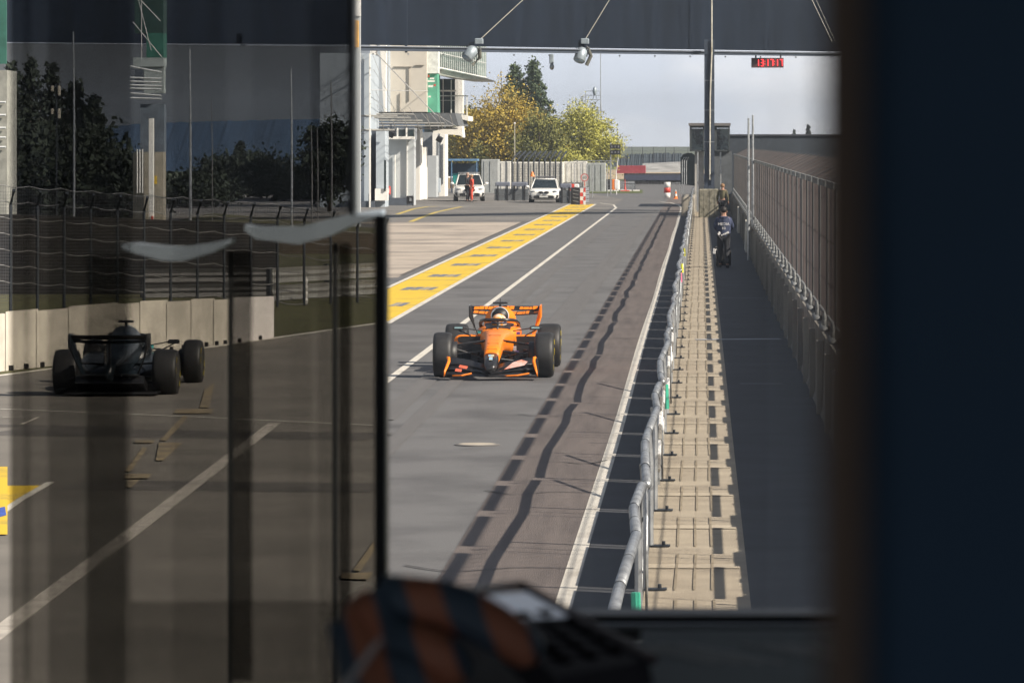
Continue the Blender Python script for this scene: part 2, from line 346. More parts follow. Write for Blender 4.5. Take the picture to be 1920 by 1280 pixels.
def broad_tree(label, kind, base, h, w, n=7000, size=.10, low=.18, seed=1, clumps=46, group='trees'):
    rng = np.random.default_rng(seed); t = thing('tree', label, 'tree', base, 0, group)
    tr = MB(); tr.smooth = True; tr.tube([(0, 0, -.1), (.05, 0, h*.25), (-.03, .04, h*.5), (0, 0, h*.8)], [h*.03, h*.022, h*.014, h*.004], 8)
    cr_ = MB(); C = []
    for k in range(clumps):
        u = rng.normal(size=3); u /= np.linalg.norm(u); r = rng.random()**.4
        zc = (low+(1-low)/2+u[2]*r*(1-low)/2*.88)*h; taper = 1.0 if zc < h*.55 else 1-.45*(zc-h*.55)/(h*.45)
        c = np.array([u[0]*r*w/2*taper, u[1]*r*w/2*.8*taper, zc]); C.append(c)
        s0 = Vector((0, 0, max(h*.15, zc*.55))); e = Vector(c); m_ = (s0+e)/2+Vector((0, 0, -.04*h))
        tr.tube([s0, m_, e], [h*.009, h*.006, h*.002], 5)
    per = n//clumps; 
    for c in C:
        rr = w*(.09+.09*rng.random()); p = rng.normal(size=(per, 3))*np.array([rr, rr, rr*.8])*.62+c
        ctr = np.array([0, 0, h*.55]); keep = p[:, 2] > h*.06
        leaves(cr_, p[keep], size, rng)
    # twigs reaching out at the edge
    for k in range(int(clumps*1.2)):
        c = C[rng.integers(len(C))]; d = c-np.array([0, 0, h*.45]); d = d/np.linalg.norm(d); e = c+d*w*(.14+.12*rng.random())+rng.normal(size=3)*.15
        tr.tube([Vector(c), Vector(e)], [h*.0022, h*.0008], 4)
        leaves(cr_, np.array([c+(e-c)*f for f in rng.random(10)])+rng.normal(size=(10, 3))*.1, size*.8, rng)
    tr.build('trunk', bark, t); cr_.build('crown', leafmats[kind], t); return t
def conifer(label, kind, base, h, w, n=5000, size=.1, seed=1, bottom=.08, name='conifer', group='trees'):
    rng = np.random.default_rng(seed); t = thing(name, label, 'tree', base, 0, group)
    tr = MB(); tr.smooth = True; tr.tube([(0, 0, -.1), (0, 0, h*.5), (0, 0, h*.99)], [h*.022, h*.014, h*.003], 7); cr_ = MB()
    tiers = 16; pts = []
    for k in range(tiers):
        f = k/(tiers-1); z = h*(bottom+(1-bottom)*f*.96); R_ = w/2*(1-f)**.75+.03*w; nb = max(4, int(10*(1-f)+4))
        for b in range(nb):
            a = 2*PI*(b+rng.random()*.8)/nb; L_ = R_*(.65+.45*rng.random()); e = np.array([math.cos(a)*L_, math.sin(a)*L_, -L_*.22+rng.normal()*.02*h])
            s0 = np.array([0, 0, z]); tr.tube([Vector(s0), Vector(s0+e)], [h*.004, h*.001], 4)
            m_ = max(6, int(n/(tiers*8))); tt = rng.random((m_, 1))**.7; pts.append(s0+e*tt+rng.normal(size=(m_, 3))*(.035*w*(1.25-tt))+np.array([0, 0, .012*h])*rng.random((m_, 1)))
    leaves(cr_, np.concatenate(pts), size, rng)
    tr.build('trunk', bark, t); cr_.build('crown', leafmats[kind], t); return t
gr = 'trees behind the paddock fence'
def gz(px, Y): return ((px-1314)*Y/F, Y, 0)
broad_tree('big ochre tree in young leaf behind the white off-roader', 'ochre', gz(940, 385), 8.7, 8.0, 22000, .075, .06, 3, 110, gr)
broad_tree('olive brown tree half hidden by the pit building corner', 'olive', gz(872, 392), 7.4, 5.0, 11000, .075, .04, 4, 60, gr)
broad_tree('dark olive tree between the ochre tree and the lime tree', 'olive', gz(1010, 378), 6.4, 5.2, 12000, .075, .03, 5, 60, gr)
conifer('tall dark green conifer rising over the ochre tree, left of two', 'green', gz(966, 405), 10.6, 7.2, 17000, .085, 6, .2, group=gr)
conifer('tall grey green conifer rising over the ochre tree, right of two', 'green', gz(1000, 400), 10.9, 8.4, 22000, .085, 7, .15, group=gr)
broad_tree('bright lime green tree beside the timing mast', 'lime', gz(1090, 395), 7.6, 6.4, 20000, .07, .02, 8, 100, gr)
broad_tree('low lime green bush behind the bent fence end', 'lime', gz(1062, 372), 3.6, 3.4, 6000, .07, .02, 9, 24, gr)
broad_tree('low dark bush at the foot of the ochre tree', 'olive', gz(905, 380), 3.6, 3.6, 3000, .10, .02, 10, 24, gr)
conifer('tiny conifer tip showing above the dark hall, right of two', 'dark', gz(1515, 620), 6.3, 2.2, 1600, .14, 11, .3, group='conifers behind the dark hall')
conifer('small ragged conifer tip showing above the dark hall, left of two', 'dark', gz(1489, 640), 5.6, 2.6, 1200, .14, 12, .3, group='conifers behind the dark hall')

# ------------------------------------------------------------------ pit building, far left of the clear view
def pbox(mb, px0, px1, py0, py1, Y, d):      # camera facing block given by its picture extents at distance Y, going back d
    a = P(px0, py1, Y); b = P(px1, py0, Y); mb.box(((a.x+b.x)/2, Y+d/2, (a.z+b.z)/2), (abs(b.x-a.x), d, abs(b.z-a.z)))
def extent(px, py, Y): p = P(px, py, Y); return p
pit = thing('pit_building', 'white and cream pit building with balconies and tube canopy', 'building', (-18, 270, 0))
def pb(name, m, f, parent=pit):
    mb = MB(); f(mb)
    if len(mb.v) == 8*(len(mb.f)//6) and name in ('side_wall', 'plinth', 'garage_wall', 'column', 'column_groove', 'upper_window', 'mullion', 'garage_joint', 'fin', 'block_joint', 'banner_accent', 'banner_print', 'room_frame'):
        for i in range(len(mb.v)//8):
            q = MB(); q.add(mb.v[8*i:8*i+8], [tuple(k-8*i for k in fc) for fc in mb.f[6*i:6*i+6]]); o = q.build(name, m, parent); o.location = -Vector(parent.location)
        return o
    o = mb.build(name, m, parent)
    if parent is pit: o.location = -Vector(pit.location)
    return o
def gwall(mb, px0, px1, Y, pytop, d, pyb=None):      # wall standing on the ground
    a = P(px0, 0, Y).x; b = P(px1, 0, Y).x; z1 = P(0, pytop, Y).z; z0 = 0 if pyb is None else P(0, pyb, Y).z
    mb.box(((a+b)/2, Y+d/2, (z0+z1)/2), (b-a, d, z1-z0))
pb('side_wall', grey_wall, lambda m: (gwall(m, 600, 692, 262, 100, 8), gwall(m, 705, 722, 262.5, 245, 3)))
pb('column', white_wall, lambda m: (gwall(m, 692, 694.5, 261.5, 100, .3)))
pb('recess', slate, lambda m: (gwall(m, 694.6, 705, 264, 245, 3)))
pb('low_wall', white_wall, lambda m: gwall(m, 703, 727, 261.8, 354, .6, 376))
pb('plinth', slate, lambda m: (gwall(m, 640, 703, 261.6, 377, .5), gwall(m, 727, 775, 269.6, 371, .4)))
pb('door_recess', glass_dk, lambda m: gwall(m, 720, 723.5, 261.7, 300, .3, 358))
pb('garage_wall', grey_lt, lambda m: (gwall(m, 726, 776, 270, 262, 2), gwall(m, 790, 818, 312, 292, 3)))
pb('garage_joint', white_wall, lambda m: (gwall(m, 740, 741.6, 269.6, 290, .3), gwall(m, 762.5, 763.3, 269.8, 262, .2)))
pb('column', white_wall, lambda m: (gwall(m, 777, 787, 296, 238, 3), gwall(m, 727, 777, 269.4, 256, .4, 261)))
pb('column', white_wall, lambda m: (gwall(m, 787, 798, 300, 276, 2), gwall(m, 784, 792, 299, 290, 2)))
pb('column', white_wall, lambda m: (gwall(m, 811, 834, 316, 250, 4)))
pb('column_groove', slate, lambda m: (gwall(m, 823, 826, 315.9, 262, .2, 345), gwall(m, 787, 789, 299.8, 288, .2, 345), gwall(m, 829, 830.5, 315.9, 270, .2, 345)))
pb('upper_window', mat('mid_grey_wall', (.25, .27, .29), .6), lambda m: (gwall(m, 786, 816, 318, 248, 3), gwall(m, 727, 776, 271, 240, 3, 262)))  # mid grey backing behind the upper windows
def wins(m):
    for a, b in ((729, 742), (748, 760), (764, 776)): gwall(m, a, b, 269.8, 243, .3, 257)
pb('upper_window', glass_dk, wins)
pb('mullion', white_wall, lambda m: [gwall(m, a, a+2, 269.5, 240, .4, 258) for a in (727, 744, 761)])
# cream block on the first floor, tapered white fins and the banner
pb('concrete_block', cream, lambda m: (gwall(m, 728, 800, 285, 60, 14, 210), ))
pb('block_joint', mat('joint_line', (.25, .23, .2), .8), lambda m: (gwall(m, 738, 772, 284.9, 125, .1, 126), gwall(m, 778, 795, 284.9, 122, .1, 123.2), gwall(m, 766, 767, 284.9, 125, .1, 190), gwall(m, 749, 750, 284.9, 175, .1, 208)))
def fins(m):
    for a, b, c, d, e in ((694, 707, 694, 699, 210), (711, 724, 719.5, 723, 210)):
        y = 280; m.extr([P(a, 60, y), P(b, 60, y), P(d, e, y), P(c, e, y)][::-1], (0, 1.2, 0))
pb('fin', white_wall, fins)
pb('recess_panel', grey_wall, lambda m: gwall(m, 694, 728, 283, 60, 10, 210))
pb('banner', green_ban, lambda m: gwall(m, 801, 820, 286, 138, 3, 211))
pb('banner_top', mat('pale_banner', (.66, .70, .68), .6), lambda m: gwall(m, 801, 821, 285.8, 60, 3, 137.8))
def marks(m):
    for a, b, c, d in ((806, 814, 146, 149), (803, 812, 160, 164), (802, 815, 151, 154), (803, 808, 180, 183)): gwall(m, a, b, 285.7, c, .05, d)
pb('banner_print', white_pl, marks)
pb('banner_accent', red_pl, lambda m: (gwall(m, 803, 805, 285.7, 141, .05, 145), gwall(m, 813, 817, 285.7, 158, .05, 162)))
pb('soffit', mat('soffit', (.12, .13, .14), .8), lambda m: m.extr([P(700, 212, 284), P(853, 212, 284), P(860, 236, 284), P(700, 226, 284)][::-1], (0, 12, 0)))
# glazed balcony room with railing
pb('balcony_room', glass_dk, lambda m: gwall(m, 821, 853, 300, 148, 8, 213))
pb('room_frame', white_wall, lambda m: (gwall(m, 853, 867, 304, 148, 2, 213), gwall(m, 821, 855, 299.8, 169, .2, 171.5), gwall(m, 830, 831.3, 299.8, 148, .2, 213)))
pb('balcony_ceiling', mat('balcony_soffit', (.42, .41, .38), .8), lambda m: m.extr([P(821, 128, 288), P(912, 147, 288), P(905, 148.5, 288), P(868, 148, 288), P(821, 141, 288)][::-1], (0, 14, 0)))
def upper(m):
    for i in range(24):
        px = 824+i*3.75; p = P(px, 60, 288); q = P(px, 128+(px-821)*.215, 288); m.box(((p.x), 288, (p.z+q.z)/2), (.028, .03, p.z-q.z))
    a = P(821, 127, 287.9); b = P(912, 146.5, 287.9); m.tube([a, b], .07, 6)
    a = P(821, 99, 287.9); b = P(912, 119, 287.9); m.tube([a, b], .03, 6)
pb('railing', mat('white_rail', (.72, .73, .71), .5), upper)
pb('railing_screen', mat('green_screen', (.36, .44, .42), .5), lambda m: m.extr([P(822, 60, 288.3), P(912, 60, 288.3), P(912, 146, 288.3), P(822, 127, 288.3)][::-1], (0, .04, 0)))
def low(m):
    for i in range(9): gwall(m, 854+i*2.6, 854.5+i*2.6, 292, 180, .03, 216)
    gwall(m, 820, 878, 292, 179, .05, 181); gwall(m, 820, 852, 292, 188, .04, 189); gwall(m, 874.6, 876.6, 291.9, 180, .1, 226); gwall(m, 845, 847, 291.9, 150, .1, 215)
pb('railing', MATS['white_rail'], low)
pb('balcony_slab', white_wall, lambda m: m.extr([P(852, 213, 291), P(878, 218, 291), P(878, 227, 291), P(852, 220, 291)][::-1], (0, 6, 0)))
# tube canopy on cables
can = []
def canopy(m):
    for i, (a, b, y, Y) in enumerate(((660, 745, 217, 262), (666, 770, 220.5, 266), (662, 792, 226, 270), (662, 833, 231, 276), (662, 850, 236, 280), (664, 858, 240.5, 285), (668, 740, 243.5, 262), (700, 776, 214, 268))):
        m.tube([P(a, y, Y), P(b, y+.6, Y)], .055, 7)
    for px in range(690, 850, 22): m.tube([P(px, 216, 268), P(px+8, 243, 278)], .025, 5)
pb('canopy_frame', mat('canopy_grey', (.42, .41, .38), .5, metal=.3), canopy)
def cables(m):
    for a, b, c, d in ((704, 98, 815, 214), (815, 213, 857, 238), (675, 96, 722, 213), (690, 80, 742, 214), (706, 80, 726, 100), (664, 150, 692, 210), (745, 197, 766, 219), (766, 200, 786, 228), (790, 212, 806, 230), (806, 212, 824, 232), (822, 212, 840, 235), (700, 185, 726, 206), (672, 155, 722, 216), (676, 110, 700, 170), (700, 130, 722, 165), (725, 185, 745, 210)):
        m.tube([P(a, b, 260), P(c, d, 272)], .014 if a != 704 else .035, 5)
    gg = [P(696, 169, 260), P(853, 172, 300)]; m.tube(gg, .02, 5)
pb('stay_cable', mat('cable', (.5, .5, .5), .5), cables)
def eave(m):
    m.extr([P(812, 246, 300), P(866, 236, 300), P(868, 258, 300), P(862, 254, 300), P(812, 250, 300)][::-1], (0, 3, 0))
pb('eave', white_wall, eave)
def lamp_hang(px, py, Y, label):
    t = thing('floodlight', label, 'floodlight', tuple(P(px, py, Y)), 0, 'square lamps under the pit building canopy')
    mb = MB(); mb.box((0, 0, 0), (.42, .3, .34), 0, .3, .5); mb.build('housing', black, t)
    mb = MB(); mb.tube([(0, 0, .1), (0, .05, .6)], .03, 6); mb.build('bracket', steel_dk, t)
lamp_hang(733, 251, 268.5, 'black square lamp under the canopy, nearer of two by the upper windows')
lamp_hang(824, 261, 314, 'black square lamp on the last white column of the pit building')
# smaller things at the pit building
t = thing('fire_extinguisher', 'red fire extinguisher box on the pit building corner', 'extinguisher', tuple(P(730, 357, 268.9)))
mb = MB(); mb.rbox((0, 0, 0), (.16, .12, .5), .02); mb.lathe([(.07, -.22), (.07, .2), (.02, .27)], (0, -.03, 0), n=12); mb.build('cylinder', red_pl, t)
mb = MB(); mb.box((0, -.13, 0), (.03, .01, .3)); mb.build('print', white_pl, t)
t = thing('trolley', 'black wheeled case standing by the garage plinth', 'trolley', tuple(G(769, 386)))
mb = MB(); mb.rbox((0, 0, .36), (.42, .3, .48), .04); mb.build('case', black, t)
mb = MB(); mb.tube([(-.2, .1, .1), (-.24, .12, .95), (-.16, .12, .98)], .015, 6); mb.tube([(.2, .1, .1), (.2, .12, .7)], .015, 6); mb.box((.03, -.17, .38), (.12, .02, .2)); mb.build('handle', galv, t)
for sx in (-1, 1): mb = MB(); mb.lathe([(.07, -.02), (.07, .02)], (sx*.17, -.08, .07), 'X', 12); mb.build('wheel', rubber, t)
t = thing('lamp_post', 'slim drain pole against the last white column of the garages', 'pole', (P(823, 0, 315).x, 314.5, 0))
mb = MB(); mb.tube([(0, 0, 0), (0, 0, 5)], .05, 8); mb.build('pole', galv, t); mb = MB(); mb.rbox((0, 0, .8), (.32, .2, 1.0), .03); mb.build('cabinet', grey_wall, t)
t = thing('banner_pylon', 'white pylon with an orange panel at the top left glass edge', 'pylon', (P(669, 0, 200).x, 200, 0))
mb = MB(); mb.box((0, 0, 6.5), (.34, .3, 13)); mb.build('post', grey_lt, t)
mb = MB(); mb.rbox((-.02, -.25, 8.6), (.26, .1, 1.2), .03); mb.build('panel', mat('amber', (.72, .38, .06), .6), t)
mb = MB(); mb.box((0, -.19, 10.6), (.4, .06, 2.4)); mb.build('upper_panel', white_pl, t)

# ------------------------------------------------------------------ overhead gantry
def gy(px): return 228+(px-1330)*.028
gan = thing('overhead_gantry', 'dark steel gantry panel spanning the whole pit lane overhead', 'gantry', (0, 228, 8.5))
def gpt(px, py): return P(px, py, gy(px))-Vector((0, 228, 8.5))
def gslab(mb, px0, px1, t0, t1, b0, b1, d, off=0):
    a, b, c, e = gpt(px0, b0), gpt(px1, b1), gpt(px1, t1), gpt(px0, t0); o = Vector((0, off, 0))
    mb.extr([a+o, b+o, c+o, e+o][::-1], (0, d, 0))
mb = MB(); gslab(mb, 664, 1640, -40, -34, 84, 98, .25); mb.build('panel', navy_panel, gan)
mb = MB(); gslab(mb, -200, 663, -60, -40, 79, 83.5, .25); mb.build('panel', navy_panel, gan)
mb = MB(); gslab(mb, 664, 1640, 86, 100, 95, 107, .5, -.2); mb.build('lower_beam', steel_blue, gan)
mb = MB(); mb.tube([gpt(-200, 79)+Vector((0, -.3, 0)), gpt(664, 87)+Vector((0, -.3, 0)), gpt(1640, 102)+Vector((0, -.3, 0))], .03, 8); mb.build('rail', mat('rail_dull', (.13, .15, .19), .6), gan)
for px in (762,):
    mb = MB(); mb.box(gpt(px, 40)+Vector((0, -.2, 0)), (.12, .12, 3.0)); mb.build('rib', steel_blue, gan)
for i in range(14):
    px = 700+i*66; mb = MB(); mb.box(gpt(px, 101.5+(px-700)*.008)+Vector((0, -.2, 0)), (.07, .1, .08)); mb.build('bolt', galv, gan)
# central column with its bright tube
col = thing('gantry_column', 'blue grey steel column under the gantry with a bright conduit', 'column', (P(1330, 0, 226).x, 226, 0))
mb = MB(); mb.box((-.17, 0, 5.2), (.17, .3, 7.5)); mb.box((.17, 0, 5.2), (.17, .3, 7.5)); mb.box((0, .02, 5.2), (.3, .08, 7.5)); mb.box((0, 0, 1.52), (.56, .45, .16)); mb.build('column', steel_blue, col)
mb = MB(); mb.tube([(.02, -.24, 1.9), (.04, -.24, 6), (.12, -.24, 8.3), (.12, -.42, 8.6), (.12, -.42, 12)], .035, 8); mb.build('conduit', mat('bright_tube', (.85, .8, .68), .3, metal=.3), col)
for z in (3.8, 5.4, 6.9): mb = MB(); mb.box((0, -.14, z), (.5, .03, .03)); mb.build('clamp', galv, col)
blk = MB(); blk.rbox((P(1328.5, 0, 224).x, 225.3, .72), (1.0, 1.6, 1.44), .05)
tag(blk.build('concrete_block', mat('block_concrete', (.30, .28, .22), .95, col2=(.10, .095, .07), scale=7, bump=.8)), 'rough mottled concrete block carrying the gantry column', 'concrete block')
lowb = MB(); lowb.hexa([P(1318, 408, 223), P(1346, 384, 223)+Vector((0, 0, 0)), P(1349, 380, 232), P(1345, 410, 213)], [P(1318, 406, 223)+Vector((0, 0, .1)), P(1346, 383, 223)+Vector((0, 0, .1)), P(1349, 379, 232)+Vector((0, 0, .1)), P(1345, 408, 213)+Vector((0, 0, .1))])

def spot(px, py, rodx, rody, tilt, label):
    Y = gy(px)-.9; t = thing('spotlight', label, 'spotlight', tuple(P(px, py, Y)), 0, 'spotlights under the gantry')
    M = Matrix.Rotation(tilt, 3, 'Y')
    a = M @ Vector((-.0, -.16, -.40)); b = M @ Vector((0, .1, .25))
    mb = MB(); mb.smooth = True; mb.tube([a, a+(b-a)*.04, a+(b-a)*.8, b], [.27, .30, .27, .16], 18); mb.build('housing', mat('lamp_grey', (.33, .39, .44), .45, metal=.2), t)
    mb = MB(); mb.smooth = True; mb.tube([a+(a-b)*.045, a-(a-b)*.01], .24, 18); mb.build('lens', mat('lamp_lens', (.30, .40, .52), .15), t)
    mb = MB(); 
    for s in (-1, 1): mb.tube([M @ Vector((s*.3, 0, -.1)), M @ Vector((s*.3, 0, .32)), M @ Vector((0, 0, .5))], .03, 6)
    mb.build('yoke', steel_dk, t)
    mb = MB(); mb.rbox(M @ Vector((0, 0, .62)), (.42, .3, .26), .04); mb.build('clamp', MATS['lamp_grey'], t)
    q = P(rodx, rody, Y-.2)-P(px, py, Y); mb = MB(); mb.tube([M @ Vector((0, 0, .7)), q], .022, 6); mb.build('rod', mat('rod', (.7, .68, .6), .4), t)
    mb = MB(); mb.tube([M @ Vector((.4, .25, -.5)), M @ Vector((.48, .3, 0)), M @ Vector((.2, .2, .35))], .10, 10); mb.build('barn_door', mat('olive_dark', (.12, .12, .10), .6), t)
spot(884, 97, 985, -4, .62, 'grey spotlight on a rod, left one under the gantry')
spot(1090, 100, 1145, -4, .28, 'grey spotlight on a rod, middle one under the gantry')
t = thing('camera_pod', 'small grey camera hanging under the gantry between the spotlights', 'camera', tuple(P(1034, 115, 227)))
mb = MB(); mb.rbox((0, 0, .12), (.22, .2, .5), .04); mb.build('arm', MATS['lamp_grey'], t); mb = MB(); mb.smooth = True; mb.ell((.02, 0, -.28), (.12, .14, .17)); mb.build('lens_housing', galv, t)
mb = MB(); mb.tube([P(1520, -5, 229), P(1560, 78, 229)], .02, 6); mb.tube([P(1528, -5, 229.3), P(1566, 78, 229.3)], .012, 6); tag(mb.build('stay_rod', MATS['rod']), 'thin pale stay rod crossing the gantry at its right end', 'rod')
# clock
Yc = 230.5; ck = thing('clock_display', 'red digital time display hanging under the gantry', 'clock', tuple(P(1439, 118, Yc)))
mb = MB(); mb.rbox((0, .12, 0), (1.66, .22, .5), .02); mb.build('case', mat('clock_case', (.10, .05, .055), .5), ck)
for s in (-.6, .68): mb = MB(); mb.box((s, .1, .36), (.08, .06, .24)); mb.build('hanger', steel_dk, ck)
SEG = {'0': 'abcdef', '1': 'bc', '3': 'abgcd', '7': 'abc', '2': 'abged'}
red_led = emis('red_led', (1, .03, .035), 2.2); mb = MB()
for i, d in enumerate('131717'):
    cx = -.52+i*.245; w, h, t_ = .12, .32, .035
    for s_ in SEG[d]:
        x, z, bw, bh = {'a': (0, h/2, w, t_), 'g': (0, 0, w, t_), 'd': (0, -h/2, w, t_), 'b': (w/2, h/4, t_, h/2), 'c': (w/2, -h/4, t_, h/2), 'e': (-w/2, -h/4, t_, h/2), 'f': (-w/2, h/4, t_, h/2)}[s_]
        mb.box((cx+x, -.005, z), (bw, .01, bh))
for cx in (-.16, .33):
    for z in (-.07, .07): mb.box((cx+.03, -.005, z), (.03, .01, .03))
mb.build('digits', red_led, ck)

# ------------------------------------------------------------------ booth, hall and screens on the right
bt = thing('control_booth', 'small dark glazed booth on a leg behind the gantry column', 'booth', (P(1330, 0, 246).x, 246, 0))
def bl(px, py): return P(px, py, 246)-Vector(bt.location)
mb = MB()
for a, b in ((1293, 1297), (1318, 1344), (1366, 1368.5)):
    A, B = bl(a, 283), bl(b, 234); mb.box(((A.x+B.x)/2, .9, (A.z+B.z)/2), (B.x-A.x, 1.8, B.z-A.z))
for a, b in ((281, 284), (234, 240)):
    A, B = bl(1293, b), bl(1368.5, a); mb.box(((A.x+B.x)/2, .93, (A.z+B.z)/2), (B.x-A.x-.01, 1.79, abs(B.z-A.z)))
mb.build('body', mat('booth_dark', (.05, .06, .065), .6), bt)
mb = MB(); A, B = bl(1297, 281), bl(1366, 241); mb.box(((A.x+B.x)/2, .8, (A.z+B.z)/2), (B.x-A.x, .03, B.z-A.z)); mb.box(((A.x+B.x)/2, 1.6, (A.z+B.z)/2), (B.x-A.x, .03, B.z-A.z)); mb.build('window', mat('booth_glass', (.34, .45, .46), .1, col2=(.03, .045, .05), scale=1.6, thresh=(.45, .55)), bt)
mb = MB(); A, B = bl(1291, 236), bl(1370, 231); mb.box(((A.x+B.x)/2, .9, (A.z+B.z)/2), (B.x-A.x, 2.1, B.z-A.z)); mb.build('roof', mat('booth_roof', (.16, .15, .15), .6), bt)
mb = MB(); mb.box((.55, 1, 1.65), (1.4, 1.6, 3.3)); mb.build('leg', mat('booth_leg', (.09, .10, .11), .8), bt)
mb = MB(); mb.box((-.55, .6, 1.65), (.5, .3, 3.3)); mb.box((-.1, .5, 1.65), (.2, .3, 3.3)); mb.build('stair_post', mat('pale_post', (.40, .39, .37), .7), bt)
hl = thing('hall', 'long low dark flat-roofed hall behind the track fence', 'building', (P(1460, 0, 262).x, 262, 0))
mb = MB(); a = P(1367, 0, 262).x-hl.location.x; b = 16; mb.box(((a+b)/2, 6, 2.08), (b-a, 12, 4.16)); mb.build('wall', mat('hall_dark', (.035, .045, .06), .7, var=.08, scale=.5), hl)
mb = MB(); mb.box(((a+b)/2, 6, 4.22), (b-a+.1, 12.2, .09)); mb.build('roof_edge', mat('hall_edge', (.05, .055, .07), .7), hl)
mb = MB(); mb.box(((a+b)/2+2.5, -8, .85), (b-a, .3, 1.7)); o = mb.build('bank', mat('dry_bank', (.10, .11, .08), .95, var=.2), None, hl.location); tag(o, 'dry grassy bank below the dark hall', 'bank')
# rounded dark screens with pipes left of the column
sr = thing('fence_end_screen', 'dark rounded screen ending the pit wall fence with pale pipes', 'screen', (P(1293, 0, 250).x, 250, 0))
mb = MB(); pts = [P(x, y, 250)-sr.location for x, y in ((1276, 345), (1276, 296), (1281, 290), (1288, 287), (1297, 287), (1304, 292), (1306, 300), (1306, 349))]; mb.extr(pts, (0, .25, 0)); fixn(mb.build('panel', mat('screen_dark', (.015, .02, .024), .8, spec=.1), sr))
mb = MB()
for x in (1279, 1283, 1287): mb.tube([P(x, 346, 249.8)-sr.location, P(x, 302, 249.8)-sr.location, P(x+4, 295, 249.8)-sr.location], .03, 6)
mb.build('pipe', galv, sr)
for px, top, Y in ((1308, 285, 243), (1351, 285, 240)):
    t = MB(); p = P(px, 0, Y); t.tube([(p.x, Y, 0), (p.x, Y, P(0, top, Y).z)], .04, 8); tag(t.build('marker_pole', galv), 'thin grey pole just left of the gantry column' if px < 1330 else 'thin grey pole just right of the gantry column', 'pole')
# far things around the track exit
t = MB(); t.rbox((P(1183, 0, 560).x, 560, .5), (3.7, .8, 1.0), .05); a = tag(t.build('barrier_wall', mat('maroon', (.26, .03, .045), .7)), 'dark red barrier block at the far edge of the gravel', 'barrier')
a.location.z = .0
st = thing('tyre_wall', 'long dark tyre wall along the far track edge', 'barrier', (P(1230, 0, 412).x, 412, 0))
mb = MB()
for i in range(28): mb.lathe([(.33, 0), (.35, .1), (.35, .9), (.33, 1.0)], (-2.6+i*.3, 0, 0), n=10)
mb.build('tyres', rubber, st); mb = MB(); mb.box((1.4, -.4, .62), (8.6, .04, .5)); mb.build('cover_band', mat('navy_band', (.05, .06, .10), .7), st)
st = thing('far_fence', 'tall thin catch fence in the distance before the wood', 'fence', (P(1225, 0, 620).x, 620, 0))
for px in (1160, 1185, 1205, 1225, 1248, 1264, 1290): mb = MB(); x = P(px, 0, 620).x-st.location.x; mb.tube([(x, 0, 0), (x, 0, 3.3)], .045, 6); mb.build('post', steel_dk, st)
mb = MB(); 
for z in (1.3, 1.8, 2.3, 2.8, 3.2): mb.tube([(-6, 0, z), (6, 0, z)], .012, 4)
mb.build('wires', steel_dk, st)
t = MB(); t.hexa([P(1212, 0, 590)*1, P(1290, 0, 590)*1, P(1290, 0, 600)*1, P(1212, 0, 600)*1], [P(1212, 0, 590)*1]*4) if False else None
g = MB(); z0 = .05; a = P(1205, 0, 590).x; b = P(1300, 0, 590).x; g.hexa([(a, 580, 0), (b, 580, 0), (b, 600, 0), (a, 600, 0)], [(a, 590, 1.1), (b, 590, 1.4), (b, 600, 1.4), (a, 600, 1.1)]); struct('gravel_bank', g, mat('pale_bank', (.36, .36, .35), .9, var=.2, scale=.5))
# sign board with two rows of windows
sb = thing('signal_board', 'dark matrix signal board on a post at the pit exit', 'signal board', (P(1145, 0, 330).x, 330, 0))
def s3(px, py): return P(px, py, 330)-Vector(sb.location)
mb = MB(); mb.tube([(0, 0, 0), (0, 0, s3(0, 268).z)], .05, 8); mb.build('post', galv, sb)
for y0, y1 in ((271, 279), (281, 290)):
    A, B = s3(1144, y1), s3(1163, y0); mb = MB(); mb.rbox(((A.x+B.x)/2, -.1, (A.z+B.z)/2), (B.x-A.x, .12, B.z-A.z), .01); o = mb.build('panel', black, sb)
    mb = MB()
    for i in range(3): mb.box((A.x+(B.x-A.x)*(i+.55)/3.1, -.165, (A.z+B.z)/2), (.09, .01, .14))
    mb.build('cell', mat('cell_grey', (.22, .22, .24), .5), o)
t = thing('warning_post', 'tall slanting white post beside the orange board', 'post', (P(1156, 0, 328).x, 328, 0))
mb = MB(); mb.tube([(0, 0, 0), (-.02, 0, 1.6), (.12, 0, 2.7)], .035, 6); mb.build('post', white_pl, t); mb = MB(); mb.rbox((0, 0, .75), (.3, .2, .7), .04); mb.build('box', white_pl, t)
t = MB(); t.rbox((0, 0, .42), (.42, .5, .84), .05); o = t.build('board', orange_pl, None, tuple(G(1152, 356))); tag(o, 'upright orange barrier board at the pit exit', 'barrier')
t = MB(); t.rbox((0, 0, .42), (.30, .5, .84), .05); o = t.build('board', black, None, tuple(G(1141, 355.5))); tag(o, 'upright black board next to the orange one', 'barrier')
t = MB(); t.rbox((0, 0, .42), (.3, .5, .8), .05); o = t.build('board', white_pl, None, tuple(G(1158.5, 356.6))); tag(o, 'white board on the right side of the orange board', 'barrier')
def armco(label, p0, p1, h=.78, rails=3, group=None, mlt=galv):
    p0 = Vector(p0); p1 = Vector(p1); d = p1-p0; Ln = d.length; t = thing('guard_rail', label, 'guard rail', tuple(p0), math.atan2(d.y, d.x), group)
    mb = MB()
    for k in range(rails):
        z = h*(k+.5)/rails; q = h/rails*.42
        mb.extr([(0, 0, z-q), (0, .04, z-q*.4), (0, 0, z), (0, .04, z+q*.4), (0, 0, z+q), (0, .06, z+q), (0, .06, z-q)], (Ln, 0, 0))
    fixn(mb.build('rail', mlt, t))
    for i in range(max(2, int(Ln/2)+1)): mb = MB(); mb.box((Ln*i/max(1, int(Ln/2)), .11, h/2), (.08, .1, h)); mb.build('post', steel_dk, t)
    return t
armco('low guard rail right of the orange board by a red marker', G(1161, 356), G(1190, 356), .75)
